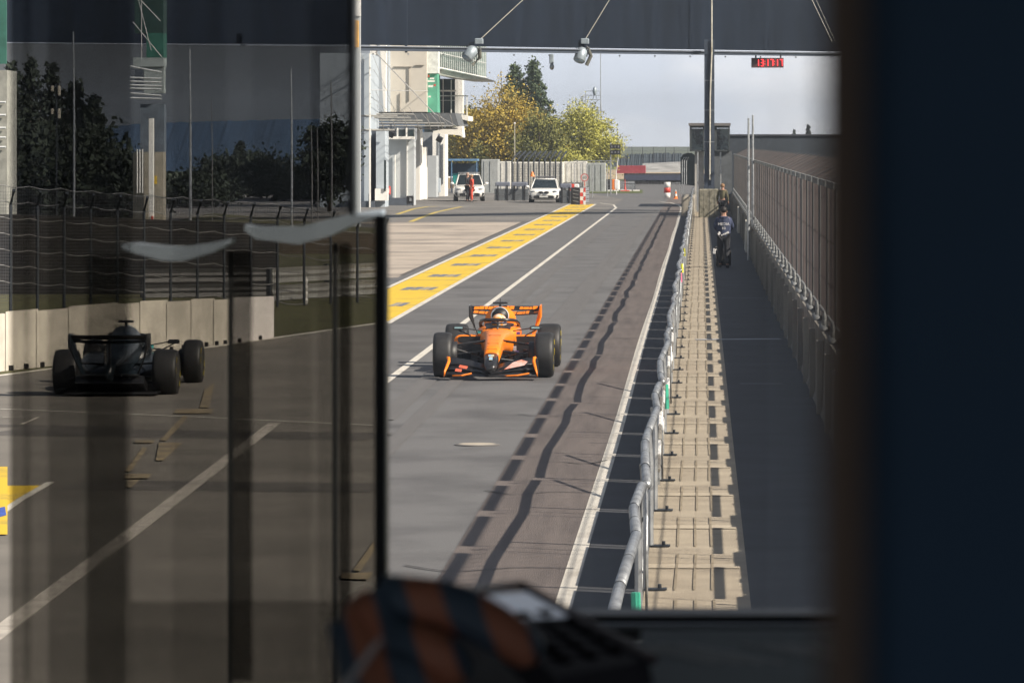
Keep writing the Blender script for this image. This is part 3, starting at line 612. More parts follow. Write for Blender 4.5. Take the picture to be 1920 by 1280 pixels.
t = MB(); t.lathe([(.12, 0), (.05, .3), (.02, .9)], tuple(G(1172, 357.2)), n=10); tag(t.build('marker', red_pl), 'thin dark red marker standing on the grass island', 'marker')
t = MB(); t.rbox((0, 0, .04), (.7, .9, .08), .02); o = t.build('kerb_block', red_pl, None, tuple(G(1172, 359))); tag(o, 'flat red kerb block under the dark red marker', 'kerb')
# bollard, cone, barred fence by the white line end
def bol(px, py, label):
    t = thing('bollard', label, 'bollard', tuple(G(px, py)))
    for k, (z0, z1, m) in enumerate(((0, .35, white_pl), (.35, .7, red_pl), (.7, 1.08, white_pl))):
        mb = MB(); mb.smooth = True; mb.lathe([(.22, z0), (.22, z1-.01), (.20, z1)], n=18); mb.build('band', m, t)
bol(1251, 371, 'red and white striped drum bollard at the end of the white line')
cn = thing('traffic_cone', 'orange and white traffic cone beside the striped drum', 'cone', tuple(G(1267, 373)))
mb = MB(); mb.rbox((0, 0, .02), (.3, .3, .04), .02); mb.lathe([(.12, .03), (.095, .2)], n=16); mb.lathe([(.07, .35), (.045, .5)], n=16); mb.build('cone', orange_pl, cn)
mb = MB(); mb.lathe([(.095, .2), (.07, .35)], n=16); mb.lathe([(.045, .5), (.02, .62)], n=16); mb.build('band', white_pl, cn)
t = thing('barred_fence', 'short grey barred fence between the drum and the screen', 'fence', tuple(G(1263, 368)))
mb = MB()
for i in range(9): mb.box((-.35+i*.13, 0, .45), (.03, .03, .9))
mb.build('bars', galv, t); mb = MB(); mb.box((.15, 0, .93), (1.2, .05, .05)); mb.build('rail', galv, t)
wb = MB(); wb.rbox((P(1291, 0, 236).x, 236, .5), (.7, 12, 1.0), .06); tag(wb.build('concrete_barrier', conc), 'concrete barrier under the dark rounded screen', 'barrier')

# ------------------------------------------------------------------ railing along the walkway
rlg = thing('railing', 'wavy galvanised tube railing between the gutter and the paved path', 'railing', (-.48, 30, 0))
rr = random.Random(11); joints = []; y = 24.0; side = 1
mb = MB(); mb.smooth = True; secs = []
y = 20.0
while y < 262:
    secs.append([(y+dy, -.455+dx+rr.uniform(-.008, .008), 1.09+rr.uniform(-.012, .012)) for dy, dx in ((0, .035), (1.5, .0), (4.6, -.035), (6.4, -.02), (9.8, .022), (12.2, -.022), (14.1, .01))]); y += 14.5
for sc_ in secs:
    pts_ = [Vector((a[1]+.48, a[0]-30, a[2])) for a in sc_]
    for a, b in zip(pts_, pts_[1:]): mb.tube([a, b], .037, 12); mb.ell(a, .0375, 10, 6)
    mb.ell(pts_[-1], .0375, 10, 6)
mb.m = 1
for sc_ in secs:
    pts_ = [Vector((a[1]+.48, a[0]-30, a[2])) for a in sc_]
    for a, b in zip(pts_, pts_[1:]):
        n_ = max(1, int((b-a).length/1.2))
        for q in range(n_+1): mb.lathe([(.0405, -.010), (.0405, .010)], a+(b-a)*q/max(1, n_), 'Y', 10)
mb.m = 0
for sc_ in secs:
    for e_, sg_ in ((0, 1), (-1, -1)):
        a = Vector((sc_[e_][1]+.48, sc_[e_][0]-30, sc_[e_][2])); mb.tube([a, a+Vector((.0, .22*sg_*-1, -.25)), a+Vector((.0, -.25*sg_, -.6)), a+Vector((.0, .12*sg_, -1.08))], .012, 6)
mb.build('top_tube', [galv, mat('collar', (.12, .13, .14), .5, metal=.4)], rlg)
for k in range(58):
    y = 33.0+4*k-30
    mb = MB(); mb.tube([(.02, y, 0), (.02, y, .8), (0, y, 1.06)], .028, 8); mb.build('post', galv, rlg)
    mb = MB(); mb.box((.09, y, .03), (.22, .12, .012)); mb.tube([(.14, y, .03), (.14, y, .07)], .018, 6); mb.build('foot_plate', steel_dk, rlg)
for k in range(58):
    y = 33.15+4*k-30; mb = MB(); mb.box((.0, y+1.85, .24), (.025, 3.6, .43)); mb.build('kick_board', steel_dk, rlg)
tape = [('green', (.05, .45, .30), 29.5), ('pink', (.75, .16, .30), 94), ('yellow', (.7, .68, .06), 101), ('yellow', (.7, .68, .06), 116), ('green', (.05, .45, .3), 55)]
for i, (c, colr, y) in enumerate(tape):
    mb = MB(); mb.tube([(.06, y-30, .45 if c == 'green' else .8), (.05, y-30, .75 if c == 'green' else 1.0)], .032, 8)
    mb.build('tape_wrap', mat('tape_'+c, colr, .5), rlg)
for i, y in enumerate((46, 58.5, 66, 50)):     # poles strapped along the railing in red and white
    for k in range(5): mb = MB(); mb.tube([(.045, y-30+.55*k, .35+.12*k), (.045, y-30+.55*k+.5, .46+.12*k)], .022, 6); mb.build('striped_pole', white_pl if k % 2 else conc_dk, rlg)

# ------------------------------------------------------------------ right wall with its catch fence
wl = thing('pit_wall', 'weathered concrete pit wall with knobbed posts along the shaded path', 'wall', (1.62, 16, 0))
for k in range(56):
    y = 4*k
    mb = MB(); mb.extr([(0, y+.02, 0), (.04, y+.02, .12), (.06, y+.02, 1.088), (.30, y+.02, 1.088), (.34, y+.02, 0)], (0, 3.95, 0)); fixn(mb.build('segment', conc_dk, wl))
knob = mat('knob_grey', (.22, .23, .235), .6, var=.1)
for k in range(56):
    y = 2.9+4*k
    mb = MB(); mb.smooth = True; mb.rbox((.11, y+.2, 1.11), (.10, 1.4, .07), .02); mb.ell((.12, y+.2, 1.27), (.028, .04, .075), 10, 7); mb.tube([(.12, y+.2, 1.1), (.12, y+.2, 1.3)], .03, 8); mb.build('knob', knob, wl)
for k in range(56):
    y = 3.5+4*k; mb = MB(); mb.box((.14, y+1.35, 1.30), (.03, 2.7, .055)); mb.build('strip', knob, wl)
for k in range(56):
    mb = MB(); mb.box((.0, 1.2+4*k, .52), (.08, .12+.1*(k % 3), 1.0)); mb.build('rib', conc_dk, wl)
fn = thing('catch_fence', 'tall dark barred catch fence on top of the pit wall', 'fence', (1.78, 16, 1.05))
fmat = mat('fence_bar', (.20, .16, .145), .8, spec=.1, metal=0, col2=(.04, .045, .06), scale=1.5, stretch=(1, 3, .1))
for k in range(56):
    y = 2.9+4*k; mb = MB(); mb.tube([(.0, y, -.02), (0, y, 2.05)], .015, 8); mb.tube([(.0, y+.42, -.02), (0, y+.42, 2.05)], .012, 8); mb.tube([(0, y, 2.05), (.75, y, 2.42)], .012, 6); mb.build('post', mat('fence_post', (.10, .10, .10), .7, metal=0), fn)
for k in range(56):
    mb = MB(); y0 = 2.9+4*k
    for j in range(28): yy = y0+.14*(j+1)-.07; mb.box((0.02, yy, 1.02), (.014 if j % 3 else .024, .004, 2.04))
    for z in (.1, .7, 1.3): mb.box((.02, y0+2, z), (.006, 4, .012))
    for j in range(9): mb.box((.38, y0+.4*j+.3, 2.235), (.70, .012, .01), 0, 0, -.46)
    mb.build('mesh_panel', fmat, fn)
for k in range(56):
    mb = MB(); mb.box((-.01, 4.9+4*k, 2.09), (.04, 3.3, .09)); mb.build('top_strip', mat('strip_grey', (.20, .21, .21), .7), fn)
# hoarding behind the fence
t = thing('hoarding', 'long dark brown and blue hoarding behind the catch fence', 'hoarding', (3.4, 140, 0))
mb = MB(); mb.box((0, 0, 1.12), (.1, 215, 2.24)); mb.build('boards', mat('hoarding', (.30, .21, .19), .9, spec=.1, col2=(.05, .062, .085), scale=.9, stretch=(1, .8, .10), thresh=(.44, .62)), t)
mb = MB(); mb.box((-.06, 0, 2.27), (.2, 215, .06)); mb.build('top_rail', steel_dk, t)
for px, top in ((1403.5, 222), (1411.5, 216)):
    Y = 142 if px < 1408 else 146; b = P(px, 0, Y).x; z1 = P(0, top, Y).z
    t = MB(); t.tube([(b, Y, 0), (b, Y, z1*.6), (b, Y, z1)], [.05, .042, .03], 8); tag(t.build('tall_pole', galv), 'tall thin grey pole by the pit wall, %s of the pair' % ('shorter' if px < 1408 else 'taller'), 'pole', 'poles by the pit wall')
for px, py, lab in ((1414, 400, 'pale board leaning on the pit wall by the tall poles'), (1380, 425, 'smaller pale board leaning on the pit wall farther off')):
    Y = 152 if px > 1400 else 185; t = MB(); z = .95; t.hexa([(1.52, Y, 0), (1.60, Y, 0), (1.60, Y+5, 0), (1.52, Y+5, 0)], [(1.56, Y, z-.12), (1.61, Y, z-.12), (1.61, Y+5, z+.1), (1.56, Y+5, z+.1)]); tag(fixn(t.build('leaning_board', mat('board_pale', (.5, .48, .42), .8))), lab, 'board')

# ------------------------------------------------------------------ paddock things in the middle distance
def container(px0, px1, top, bot, label, m):
    Y = F*H/(bot-270); w = (px1-px0)*Y/F; h = (bot-top)*Y/F; t = thing('container', label, 'container', (((px0+px1)/2-1314)*Y/F, Y, 0), 0, 'containers behind the guard rail')
    mb = MB(); mb.rbox((0, 1.5, h/2), (w, 3, h), .04); mb.build('body', m, t)
    mb = MB()
    for i in range(int(w/.45)): mb.box((-w/2+.25+i*.45, -.02, h/2), (.05, .04, h*.9))
    mb.build('ribs', m, t); return t
cw = mat('container_white', (.62, .61, .57), .7, var=.1); cg = mat('container_grey', (.33, .35, .35), .7, var=.1)
container(902, 934, 299, 362, 'grey container, leftmost behind the white cars', cg)
container(934, 958, 303, 360, 'white container next to the grey one behind the off-roader', cw)
container(958, 1056, 304, 359, 'long pale container behind the bent catch fence', cw)
container(1056, 1100, 303, 358.5, 'pale container behind the red and white barrier', cw)
container(1100, 1135, 306, 359.5, 'grey corrugated container right of the speed sign', cg)
# blue shelter
bs = thing('shelter', 'blue framed shelter beyond the white off-roader', 'shelter', tuple(G(865, 361)))
q = 384*1.0/F*1.0; Yb = bs.location.y; k = Yb/F
mb = MB(); mb.rbox((0, 1, (361-300)*k), (62*k, 2.2, 3.5*k), .02); mb.build('roof', mat('shelter_blue', (.12, .25, .42), .6), bs)
for s in (-30, -18, 29): mb = MB(); mb.box((s*k, 0, 29*k), (1.6*k, .1, 58*k)); mb.build('post', MATS['shelter_blue'], bs)
mb = MB(); mb.box((0, 1.9, 42*k), (60*k, .1, 24*k)); mb.build('back_panel', mat('navy_cloth', (.02, .045, .08), .8), bs)
mb = MB(); mb.rbox((-10*k, .9, 26*k), (14*k, .6, 20*k), .03); mb.build('counter', mat('teal', (.02, .28, .26), .6), bs)
for i, px in enumerate((837, 841, 846, 850.5, 855)):
    t = thing('bollard', 'white capped brown post, number of a row beside the pit building', 'bollard', tuple(G(px, 354-i*.3)), 0, 'white capped posts beside the pit building')
    t['label'] = 'white capped post in the row between the pit building and the off-roader'
    mb = MB(); mb.tube([(0, 0, 0), (0, 0, .9)], .1, 10); mb.build('post', mat('post_brown', (.3, .22, .13), .8), t); mb = MB(); mb.lathe([(.12, .88), (.12, 1.0), (.05, 1.08)], n=12); mb.build('cap', white_pl, t)
# dark guard rail boxes
for a, b, lab in ((928, 957, 'dark padded barrier section, left of the white saloon'), (958, 990, 'dark padded barrier section touching the white saloon'), (1049, 1072, 'ribbed grey barrier section right of the white saloon')):
    Y = 292 if a < 1000 else 280; t = thing('padded_barrier', lab, 'barrier', (((a+b)/2-1314)*Y/F, Y, 0), 0, 'barrier sections around the white saloon')
    w = (b-a)*Y/F
    mb = MB(); 
    for z in (.2, .58): mb.rbox((0, 0, z+.02), (w*1.06, .35, .37), .03)
    mb.build('pads', mat('pad_dark', (.10, .11, .12), .7), t); mb = MB(); mb.rbox((0, .1, 1.08), (w*.95, .5, .28), .06); mb.build('cover', mat('pad_blue', (.14, .155, .20), .7), t)
    for s in (-.3, .3): mb = MB(); mb.box((s*w, -.2, .5), (.1, .06, 1.0)); mb.build('strut', black, t)
# bent catch fence
bf = thing('catch_fence', 'short dark catch fence with tops bent over behind the saloon', 'fence', (P(1008, 0, 300).x, 300, 0))
def b3(px, py): return P(px, py, 300)-Vector(bf.location)
for i in range(10):
    px = 960+i*10.2; mb = MB(); mb.tube([b3(px, 358), b3(px, 301-i*.3), b3(px+4, 295-i*.3)+Vector((0, .3, 0)), b3(px+14-i*.6, 284)+Vector((0, 1.4, 0))], .065, 6); mb.build('post', steel_dk, bf)
mb = MB()
for z in range(12): mb.box(((b3(960, 0).x+b3(1052, 0).x)/2, .02, .5+z*.17), (3.25, .01, .012))
for z in range(60): mb.box((b3(960, 0).x+z*.055, .02, 1.25), (.018, .01, 2.3))
for z in range(6): a, b = b3(964, 296-z*2), b3(1056, 294-z*2); mb.tube([a+Vector((0, .25*z, 0)), b+Vector((0, .25*z, 0))], .012, 4)
mb.build('mesh', mat('mesh_grey', (.05, .055, .06), .8), bf)
wf = thing('mesh_fence', 'pale open mesh fence behind the speed sign', 'fence', (P(1110, 0, 310).x, 310, 0))
for px in (1063, 1077, 1089, 1100, 1111, 1139): mb = MB(); x = P(px, 0, 310).x-wf.location.x; mb.tube([(x, 0, 0), (x, 0, 2.3), (x+.3, 0, 2.55)], .03, 6); mb.build('post', galv, wf)
mb = MB()
for z in range(9): mb.box((0, .02, .4+z*.25), (2.9, .01, .015))
mb.tube([(-1.3, 0, 2.55), (1.6, 0, 2.5)], .03, 5); mb.build('mesh', galv, wf)
# plastic barriers, speed sign, tyre crate
for px, m, lab in ((1073, red_pl, 'red plastic barrier block beside the speed sign'), (1081, white_pl, 'white plastic barrier block beside the red one')):
    t = thing('plastic_barrier', lab, 'barrier', (P(px, 0, 284).x, 284, 0)); mb = MB(); mb.rbox((0, 0, .85), (.34, .5, .62), .05); mb.rbox((0, 0, .27), (.38, .6, .54), .05); mb.build('body', m, t)
    mb = MB(); mb.box((0, -.27, .9), (.2, .02, .05)); mb.build('slot', black, t)
sg = thing('speed_sign', 'round 60 speed sign on a red and white post at the strip end', 'sign', tuple(G(1096, 384)))
def zz(py): return (384-py)*sg.location.y/F
mb = MB(); mb.lathe([(.235, 0), (.235, .02)], (0, 0, zz(333)), 'Y', 28); mb.build('rim', mat('sign_red', (.5, .03, .03), .5), sg)
mb = MB(); mb.lathe([(.185, -.006), (.185, .0)], (0, 0, zz(333)), 'Y', 28); mb.build('face', mat('sign_face', (.55, .56, .56), .5), sg)
tm = text_mb('60', .27, lambda x, y: (x, -.012, zz(333)+y)); tm.build('numeral', black, sg)
for i in range(4): mb = MB(); mb.box((0, .02, .12+i*.26), (.12, .08, .26)); mb.build('post', red_pl if i % 2 else white_pl, sg)
mb = MB(); mb.tube([(0, .04, 1.1), (0, .04, zz(336))], .025, 6); mb.build('bracket', red_pl, sg)
t = thing('tyre_crate', 'black crate in front of the speed sign at the yellow strip end', 'crate', tuple(G(1079, 383.5))); mb = MB(); mb.rbox((0, 0, .52), (.56, .5, 1.04), .04); mb.build('body', black, t)
mb = MB(); 
for z in range(4): mb.box((.02, -.26, .2+z*.22), (.36, .02, .05), 0, 0, .2)
mb.build('print', mat('grey_print', (.2, .2, .2), .6), t)
armco('ribbed grey guard rail behind the speed sign', G(1082, 381), G(1105, 379), 1.0, 4)
t = thing('striped_board', 'red and white striped board right of the black crate', 'board', tuple(G(1090, 383))); 
for i in range(4): mb = MB(); mb.box((0, 0, .12+i*.24), (.2, .06, .24)); mb.build('band', white_pl if i % 2 else red_pl, t)
# small lamp mast and timing mast
t = thing('lamp_mast', 'thin pale lamp mast in front of the ochre tree', 'lamp post', (P(965, 0, 345).x, 345, 0)); z = P(0, 231, 345).z; mb = MB(); mb.tube([(0, 0, 0), (0, 0, z)], [.05, .03], 8); mb.build('pole', mat('mast_pale', (.5, .47, .38), .6), t); mb = MB(); mb.rbox((0, 0, z), (.14, .14, .12), .02); mb.build('lamp', white_pl, t)
tm_ = thing('lattice_mast', 'grey lattice mast with platform and siren above the lime tree', 'mast', (P(1117, 0, 420).x, 420, 0))
def m3(px, py): return P(px, py, 420)-Vector(tm_.location)
mb = MB()
for a, b, c, d in ((1098, 171, 1098, 208), (1125, 171, 1128, 212), (1098, 187, 1125, 187), (1098, 171, 1124, 171), (1098, 179, 1125, 179), (1100, 187, 1122, 202), (1123, 187, 1104, 202), (1106, 202, 1126, 202), (1093, 180, 1093, 205), (1090, 182, 1100, 182)): mb.tube([m3(a, b), m3(c, d)], .03, 5)
for s in (0, 5): mb.tube([m3(1121+s, 200), m3(1125+s, 300)], .05, 5)
for i in range(9): mb.tube([m3(1122, 205+i*10), m3(1129, 215+i*10)], .025, 4)
mb.build('lattice', mat('mast_grey', (.30, .32, .34), .6), tm_)
mb = MB(); mb.tube([m3(1126, 98), m3(1126, 210)], .035, 5); mb.build('aerial', MATS['mast_grey'], tm_)
mb = MB(); mb.smooth = True; mb.ell(m3(1115, 171), (.2, .25, .42)); mb.tube([m3(1112, 186), m3(1115, 173)], .03, 5); mb.tube([m3(1119, 186), m3(1116, 173)], .03, 5); mb.build('siren', MATS['lamp_grey'], tm_)

# ------------------------------------------------------------------ white road cars
def road_car(name, label, loc, suv, rz=0):
    t = thing(name, label, 'car', loc, rz, 'white cars parked in the pit yard'); hb = .98 if suv else .86; top = 1.62 if suv else 1.42; gc = .24 if suv else .18
    W = .92; mb = MB(); mb.smooth = True
    secs = [(-.02, 0, gc+.28, W*.78, .22, 5), (.12, 0, gc+.30, W*.92, .29, 5), (.45, 0, gc+.33, W*.97, .34, 5), (1.1, 0, (hb+gc)/2, W, (hb-gc)/2, 5), (1.6, 0, (hb+gc)/2+.01, W, (hb-gc)/2+.02, 5), (3.2, 0, (hb+gc)/2+.03, W, (hb-gc)/2+.04, 5), (4.2, 0, (hb+gc)/2+.02, W*.97, (hb-gc)/2+.02, 5), (4.55, 0, (hb+gc)/2, W*.85, (hb-gc)/2-.1, 5)]
    mb.loft(secs, 28); mb.build('body', white_car, t)
    mb = MB(); mb.smooth = True
    def ring(y, z, w): return [(-w, y, z), (w, y, z)]
    b = hb-.02; cab = [(1.35, b, .80), (2.05, top-.02, .58), (2.3, top, .60), (3.4, top-.02, .60), (4.2, b, .74)]
    # roof shell
    mb.hexa([(-.61, 2.08, top-.06), (.61, 2.08, top-.06), (.60, 3.5, top-.08), (-.60, 3.5, top-.08)], [(-.54, 2.2, top), (.54, 2.2, top), (.54, 3.4, top), (-.54, 3.4, top)])
    for s in (-1, 1): mb.tube([(s*.80, 1.32, b), (s*.61, 2.08, top-.04)], .035, 6); mb.tube([(s*.60, 3.5, top-.05), (s*.76, 4.3, b)], .05, 6)
    mb.build('roof', white_car, t)
    mb = MB(); mb.hexa([(-.82, 1.34, b), (.82, 1.34, b), (.78, 4.25, b), (-.78, 4.25, b)], [(-.60, 2.08, top-.05), (.60, 2.08, top-.05), (.58, 3.5, top-.06), (-.58, 3.5, top-.06)]); mb.build('windows', mat('car_glass', (.02, .028, .035), .08), t)
    mb = MB(); mb.smooth = True
    for s in (-1, 1): mb.ell((s*.17, -.06, gc+.44), (.155, .07, .10 if suv else .07), 16, 8)
    mb.build('grille', black, t)
    mb = MB(); mb.loft([(-.06, 0, gc+.16, .60, .10, 6), (.1, 0, gc+.16, .60, .10, 6)], 20); 
    for s in (-1, 1): mb.box((s*.78, .06, gc+.18), (.12, .12, .20), 0, 0, s*.5)
    mb.build('air_intake', black, t)
    mb = MB(); mb.box((0, -.08, gc+.19), (.50, .02, .10)); mb.build('number_plate', mat('plate', (.6, .6, .58), .5), t)
    for s in (-1, 1):
        mb = MB(); mb.smooth = True; mb.ell((s*.64, .06, gc+.49), (.17, .12, .055), 14, 8); mb.build('headlight', mat('headlight', (.22, .25, .28), .1), t)
        mb = MB(); mb.smooth = True; mb.ell((s*1.03, 1.55, hb+.08), (.12, .09, .085), 12, 8); mb.tube([(s*.85, 1.5, hb), (s*1.0, 1.55, hb+.04)], .03, 6); mb.build('mirror', white_car, t)
        for y in (.85, 3.65):
            mb = MB(); mb.smooth = True; mb.lathe([(.2, -.11), (.33, -.11), (.345, -.08), (.345, .08), (.33, .11), (.2, .11)], (s*.80, y, .345), 'X', 26); w = mb.build('wheel', rubber, t)
            mb = MB(); mb.lathe([(.2, -.112), (.2, .112)], (s*.80, y, .345), 'X', 20); mb.build('rim', galv, w)
    return t
sv = road_car('off_roader', 'white off-roader with roof rails parked left, two people before it', (P(880, 0, 288).x, 288.5, 0), True, .07)
mb = MB(); 
for s in (-1, 1): mb.tube([(s*.5, 2.2, 1.66), (s*.5, 3.6, 1.66)], .02, 6)
mb.box((0, 2.35, 1.7), (1.3, .3, .05)); mb.build('roof_bar', galv, sv); sv.scale = (1.08,)*3
sl = road_car('saloon_car', 'low white saloon with dark roof light bar beside the yellow strip', (P(1019, 0, 281).x, 281.5, 0), False, 0)
mb = MB(); mb.rbox((0, 2.5, 1.51), (1.1, .3, .10), .03); mb.build('light_bar', mat('lightbar', (.10, .10, .11), .4), sl); sl.scale = (1.06,)*3
t = MB(); t.lathe([(.16, 0), (.05, .32)], tuple(P(998, 331, 291.2)), n=10); tag(t.build('orange_lamp', orange_pl), 'small orange cone standing on the padded barrier', 'cone')

# ------------------------------------------------------------------ people
def person(label, loc, rz, shirt, trouser, hair, walk=.0, arm=(.0, .0), lean=0, scale=1, group=None, vest=None):
    t = thing('person', label, 'person', loc, rz, group); t.scale = (scale,)*3
    V = []; E = []; R_ = []
    def v(p, r, par=None):
        p = (p[0], p[1]+(p[2]-.95)*lean if p[2] > .95 else p[1], p[2])
        V.append(p); R_.append(r); 
        if par is not None: E.append((par, len(V)-1))
        return len(V)-1
    pel = v((0, 0, .97), .13); wa = v((0, 0, 1.12), .125, pel); ch = v((0, 0, 1.32), .15, wa); ub = v((0, .01, 1.43), .10, ch); nk = v((0, 0, 1.53), .058, ub); hd = v((0, -.01, 1.63), .092, nk); tp = v((0, -.01, 1.73), .075, hd)
    S = {}
    for s in (-1, 1):
        w_ = walk*s; a = arm[0 if s < 0 else 1]
        sh = v((s*.17, 0, 1.42), .065, ub); el = v((s*.26, .04+w_*.3-a*.05, 1.16+a*.04), .045, sh); wr = v((s*(.27-a*.12), -.03+w_*.8-a*.22, .93+a*.16), .031, el); hn = v((s*(.27-a*.14), -.05+w_*.9-a*.26, .86+a*.18), .034, wr)
        for q, (dx, dz, L_) in enumerate(((-.025, 0, .07), (-.009, 0, .085), (.009, 0, .08), (.025, 0, .065))):
            f1 = v((V[hn][0]+dx, V[hn][1]-.01, V[hn][2]-.045), .009, hn); v((V[f1][0], V[f1][1]-.02, V[f1][2]-L_*.6), .007, f1)
        th = v((V[hn][0]-s*.035, V[hn][1]-.02, V[hn][2]-.01), .010, hn); v((V[th][0], V[th][1]-.02, V[th][2]-.04), .008, th)
        hp = v((s*.095, 0, .9), .10, pel); kn = v((s*.10, -.03-w_, .5), .062, hp); an = v((s*.10, .03-w_*1.6+(.05 if w_ else 0), .10), .042, kn); to = v((s*.12, -.14-w_*1.6, .035), .035, an)
        S[s] = (sh, el, wr, hp, kn, an, to)
    body = skin('body', V, E, R_, skin_m, t, 0, 1)
    def cloth(name, idx, edges, grow, m):
        mp_ = {k: i for i, k in enumerate(idx)}; return skin(name, [V[k] for k in idx], [(mp_[a], mp_[b]) for a, b in edges], [R_[k]+grow for k in idx], m, t, 0, 1)
    L_, Rr = S[-1], S[1]
    cloth('shirt', [ch, wa, pel, ub, L_[0], L_[1], Rr[0], Rr[1], L_[2], Rr[2]], [(ch, wa), (wa, pel), (ch, ub), (ub, L_[0]), (L_[0], L_[1]), (ub, Rr[0]), (Rr[0], Rr[1]), (L_[1], L_[2]), (Rr[1], Rr[2])], .018, shirt)
    cloth('trousers', [pel, L_[3], L_[4], L_[5], Rr[3], Rr[4], Rr[5]], [(pel, L_[3]), (L_[3], L_[4]), (L_[4], L_[5]), (pel, Rr[3]), (Rr[3], Rr[4]), (Rr[4], Rr[5])], .02, trouser)
    for s in (-1, 1):
        an, to = S[s][5], S[s][6]; a, b = Vector(V[an]), Vector(V[to]); mb = MB(); mb.smooth = True; mb.tube([a+Vector((0, .05, -.05)), (a+b)/2+Vector((0, 0, -.02)), b], [.045, .05, .04], 10); mb.build('shoe', black, t)
    if hair is not None:
        hz = V[hd]; mb = MB(); mb.smooth = True; mb.ell((hz[0], hz[1]+.02, hz[2]+.06), (.10, .115, .10)); mb.build('hair', hair, t)
    hz = V[hd]; mb = MB(); mb.smooth = True; mb.ell((hz[0], hz[1]-.10, hz[2]-.0), (.014, .02, .02), 8, 6)
    for s in (-1, 1): mb.ell((hz[0]+s*.092, hz[1]+.01, hz[2]), (.012, .02, .03), 8, 6)
    mb.build('face', skin_m, t)
    return t, V
navy = mat('navy_vest', (.045, .06, .12), .8, col2=(.02, .027, .06), scale=9); blackcl = mat('black_cloth', (.018, .019, .024), .85)
gp = G(1357, 503)
pr, V = person('person in a navy media vest walking away along the shaded path', (gp.x, gp.y, .02), PI, navy, blackcl, hair_m, walk=.10, arm=(.9, .9), scale=1.02)
def vest(mb):
    mb.smooth = True; mb.loft([(0, 0, 0, 0, 0, 2)]*2, 4) if False else None
mb = MB(); mb.smooth = True
n = 24; rows = [(.93, .205, .15), (1.05, .20, .15), (1.2, .215, .165), (1.34, .235, .17), (1.43, .21, .15), (1.50, .11, .10)]; vs_ = []; fs_ = []
for z, a, b in rows:
    for k in range(n): tt = 2*PI*k/n; vs_.append((a*math.cos(tt), b*math.sin(tt), z))
for i in range(len(rows)-1):
    for k in range(n): j = (k+1) % n; fs_.append((i*n+k, i*n+j, (i+1)*n+j, (i+1)*n+k))
mb.add(vs_, fs_); vest_o = mb.build('vest', navy, pr)
for txt, z, sz in (('MEDIA', 1.27, .115), ('80', 1.15, .105)): text_mb(txt, sz, lambda x, y: (-x, .178-abs(x)*.08, z+y)).build('lettering', white_pl, vest_o)
mb = MB()
for x, z, w, h in ((-.12, 1.03, .06, .06), (-.06, 1.0, .10, .04), (.02, .97, .12, .035), (.12, 1.02, .05, .07), (.15, .98, .04, .06)): mb.box((x, .158, z), (w, .01, h), 0, 0, .5)
mb.build('vest_print', white_pl, vest_o)
cs = thing('equipment_case', 'black wheeled camera case carried low beside the walking person', 'case', (gp.x+.05, gp.y+.42, .02)); mb = MB(); mb.rbox((0, 0, .30), (.34, .22, .50), .05); mb.rbox((-.24, .05, .28), (.08, .2, .48), .03); mb.build('case', black, cs)
mb = MB(); mb.tube([(-.1, 0, .5), (-.1, 0, .75), (.1, 0, .75), (.1, 0, .5)], .012, 6); mb.build('handle', black, cs)
t = thing('monopod', 'small white and black camera bracket held at knee height', 'camera', (gp.x-.28, gp.y-.15, .42)); mb = MB(); mb.rbox((0, 0, .1), (.07, .08, .16), .01); mb.tube([(-.06, 0, .05), (.07, 0, .16)], .018, 6); mb.build('bracket', white_pl, t); mb = MB(); mb.smooth = True; mb.ell((.03, 0, .2), .05); mb.tube([(.03, 0, 0), (.1, 0, -.38)], .012, 6); mb.build('stick', black, t)
p2 = G(1355, 398); q, _ = person('distant person in dark clothes beside the concrete block', (P(1355, 0, 215).x, 215, .02), PI*.9, mat('olive_coat', (.12, .11, .06), .8), blackcl, mat('fair_hair', (.35, .2, .1), .7), 0, (0, 0))
p3 = G(877, 378.5); person('person dressed in black standing before the white off-roader', (p3.x, p3.y, 0), 1.2, blackcl, blackcl, mat('grey_hair', (.42, .30, .24), .7), .0, (.6, .3), scale=1.05)
p4 = G(884, 378.5); redc = mat('red_overalls', (.75, .09, .045), .7); person('person in bright red overalls standing before the white off-roader', (p4.x, p4.y, 0), -1.2, redc, redc, mat('fair_hair', (.35, .2, .1), .7), .0, (.6, .2), scale=.98)

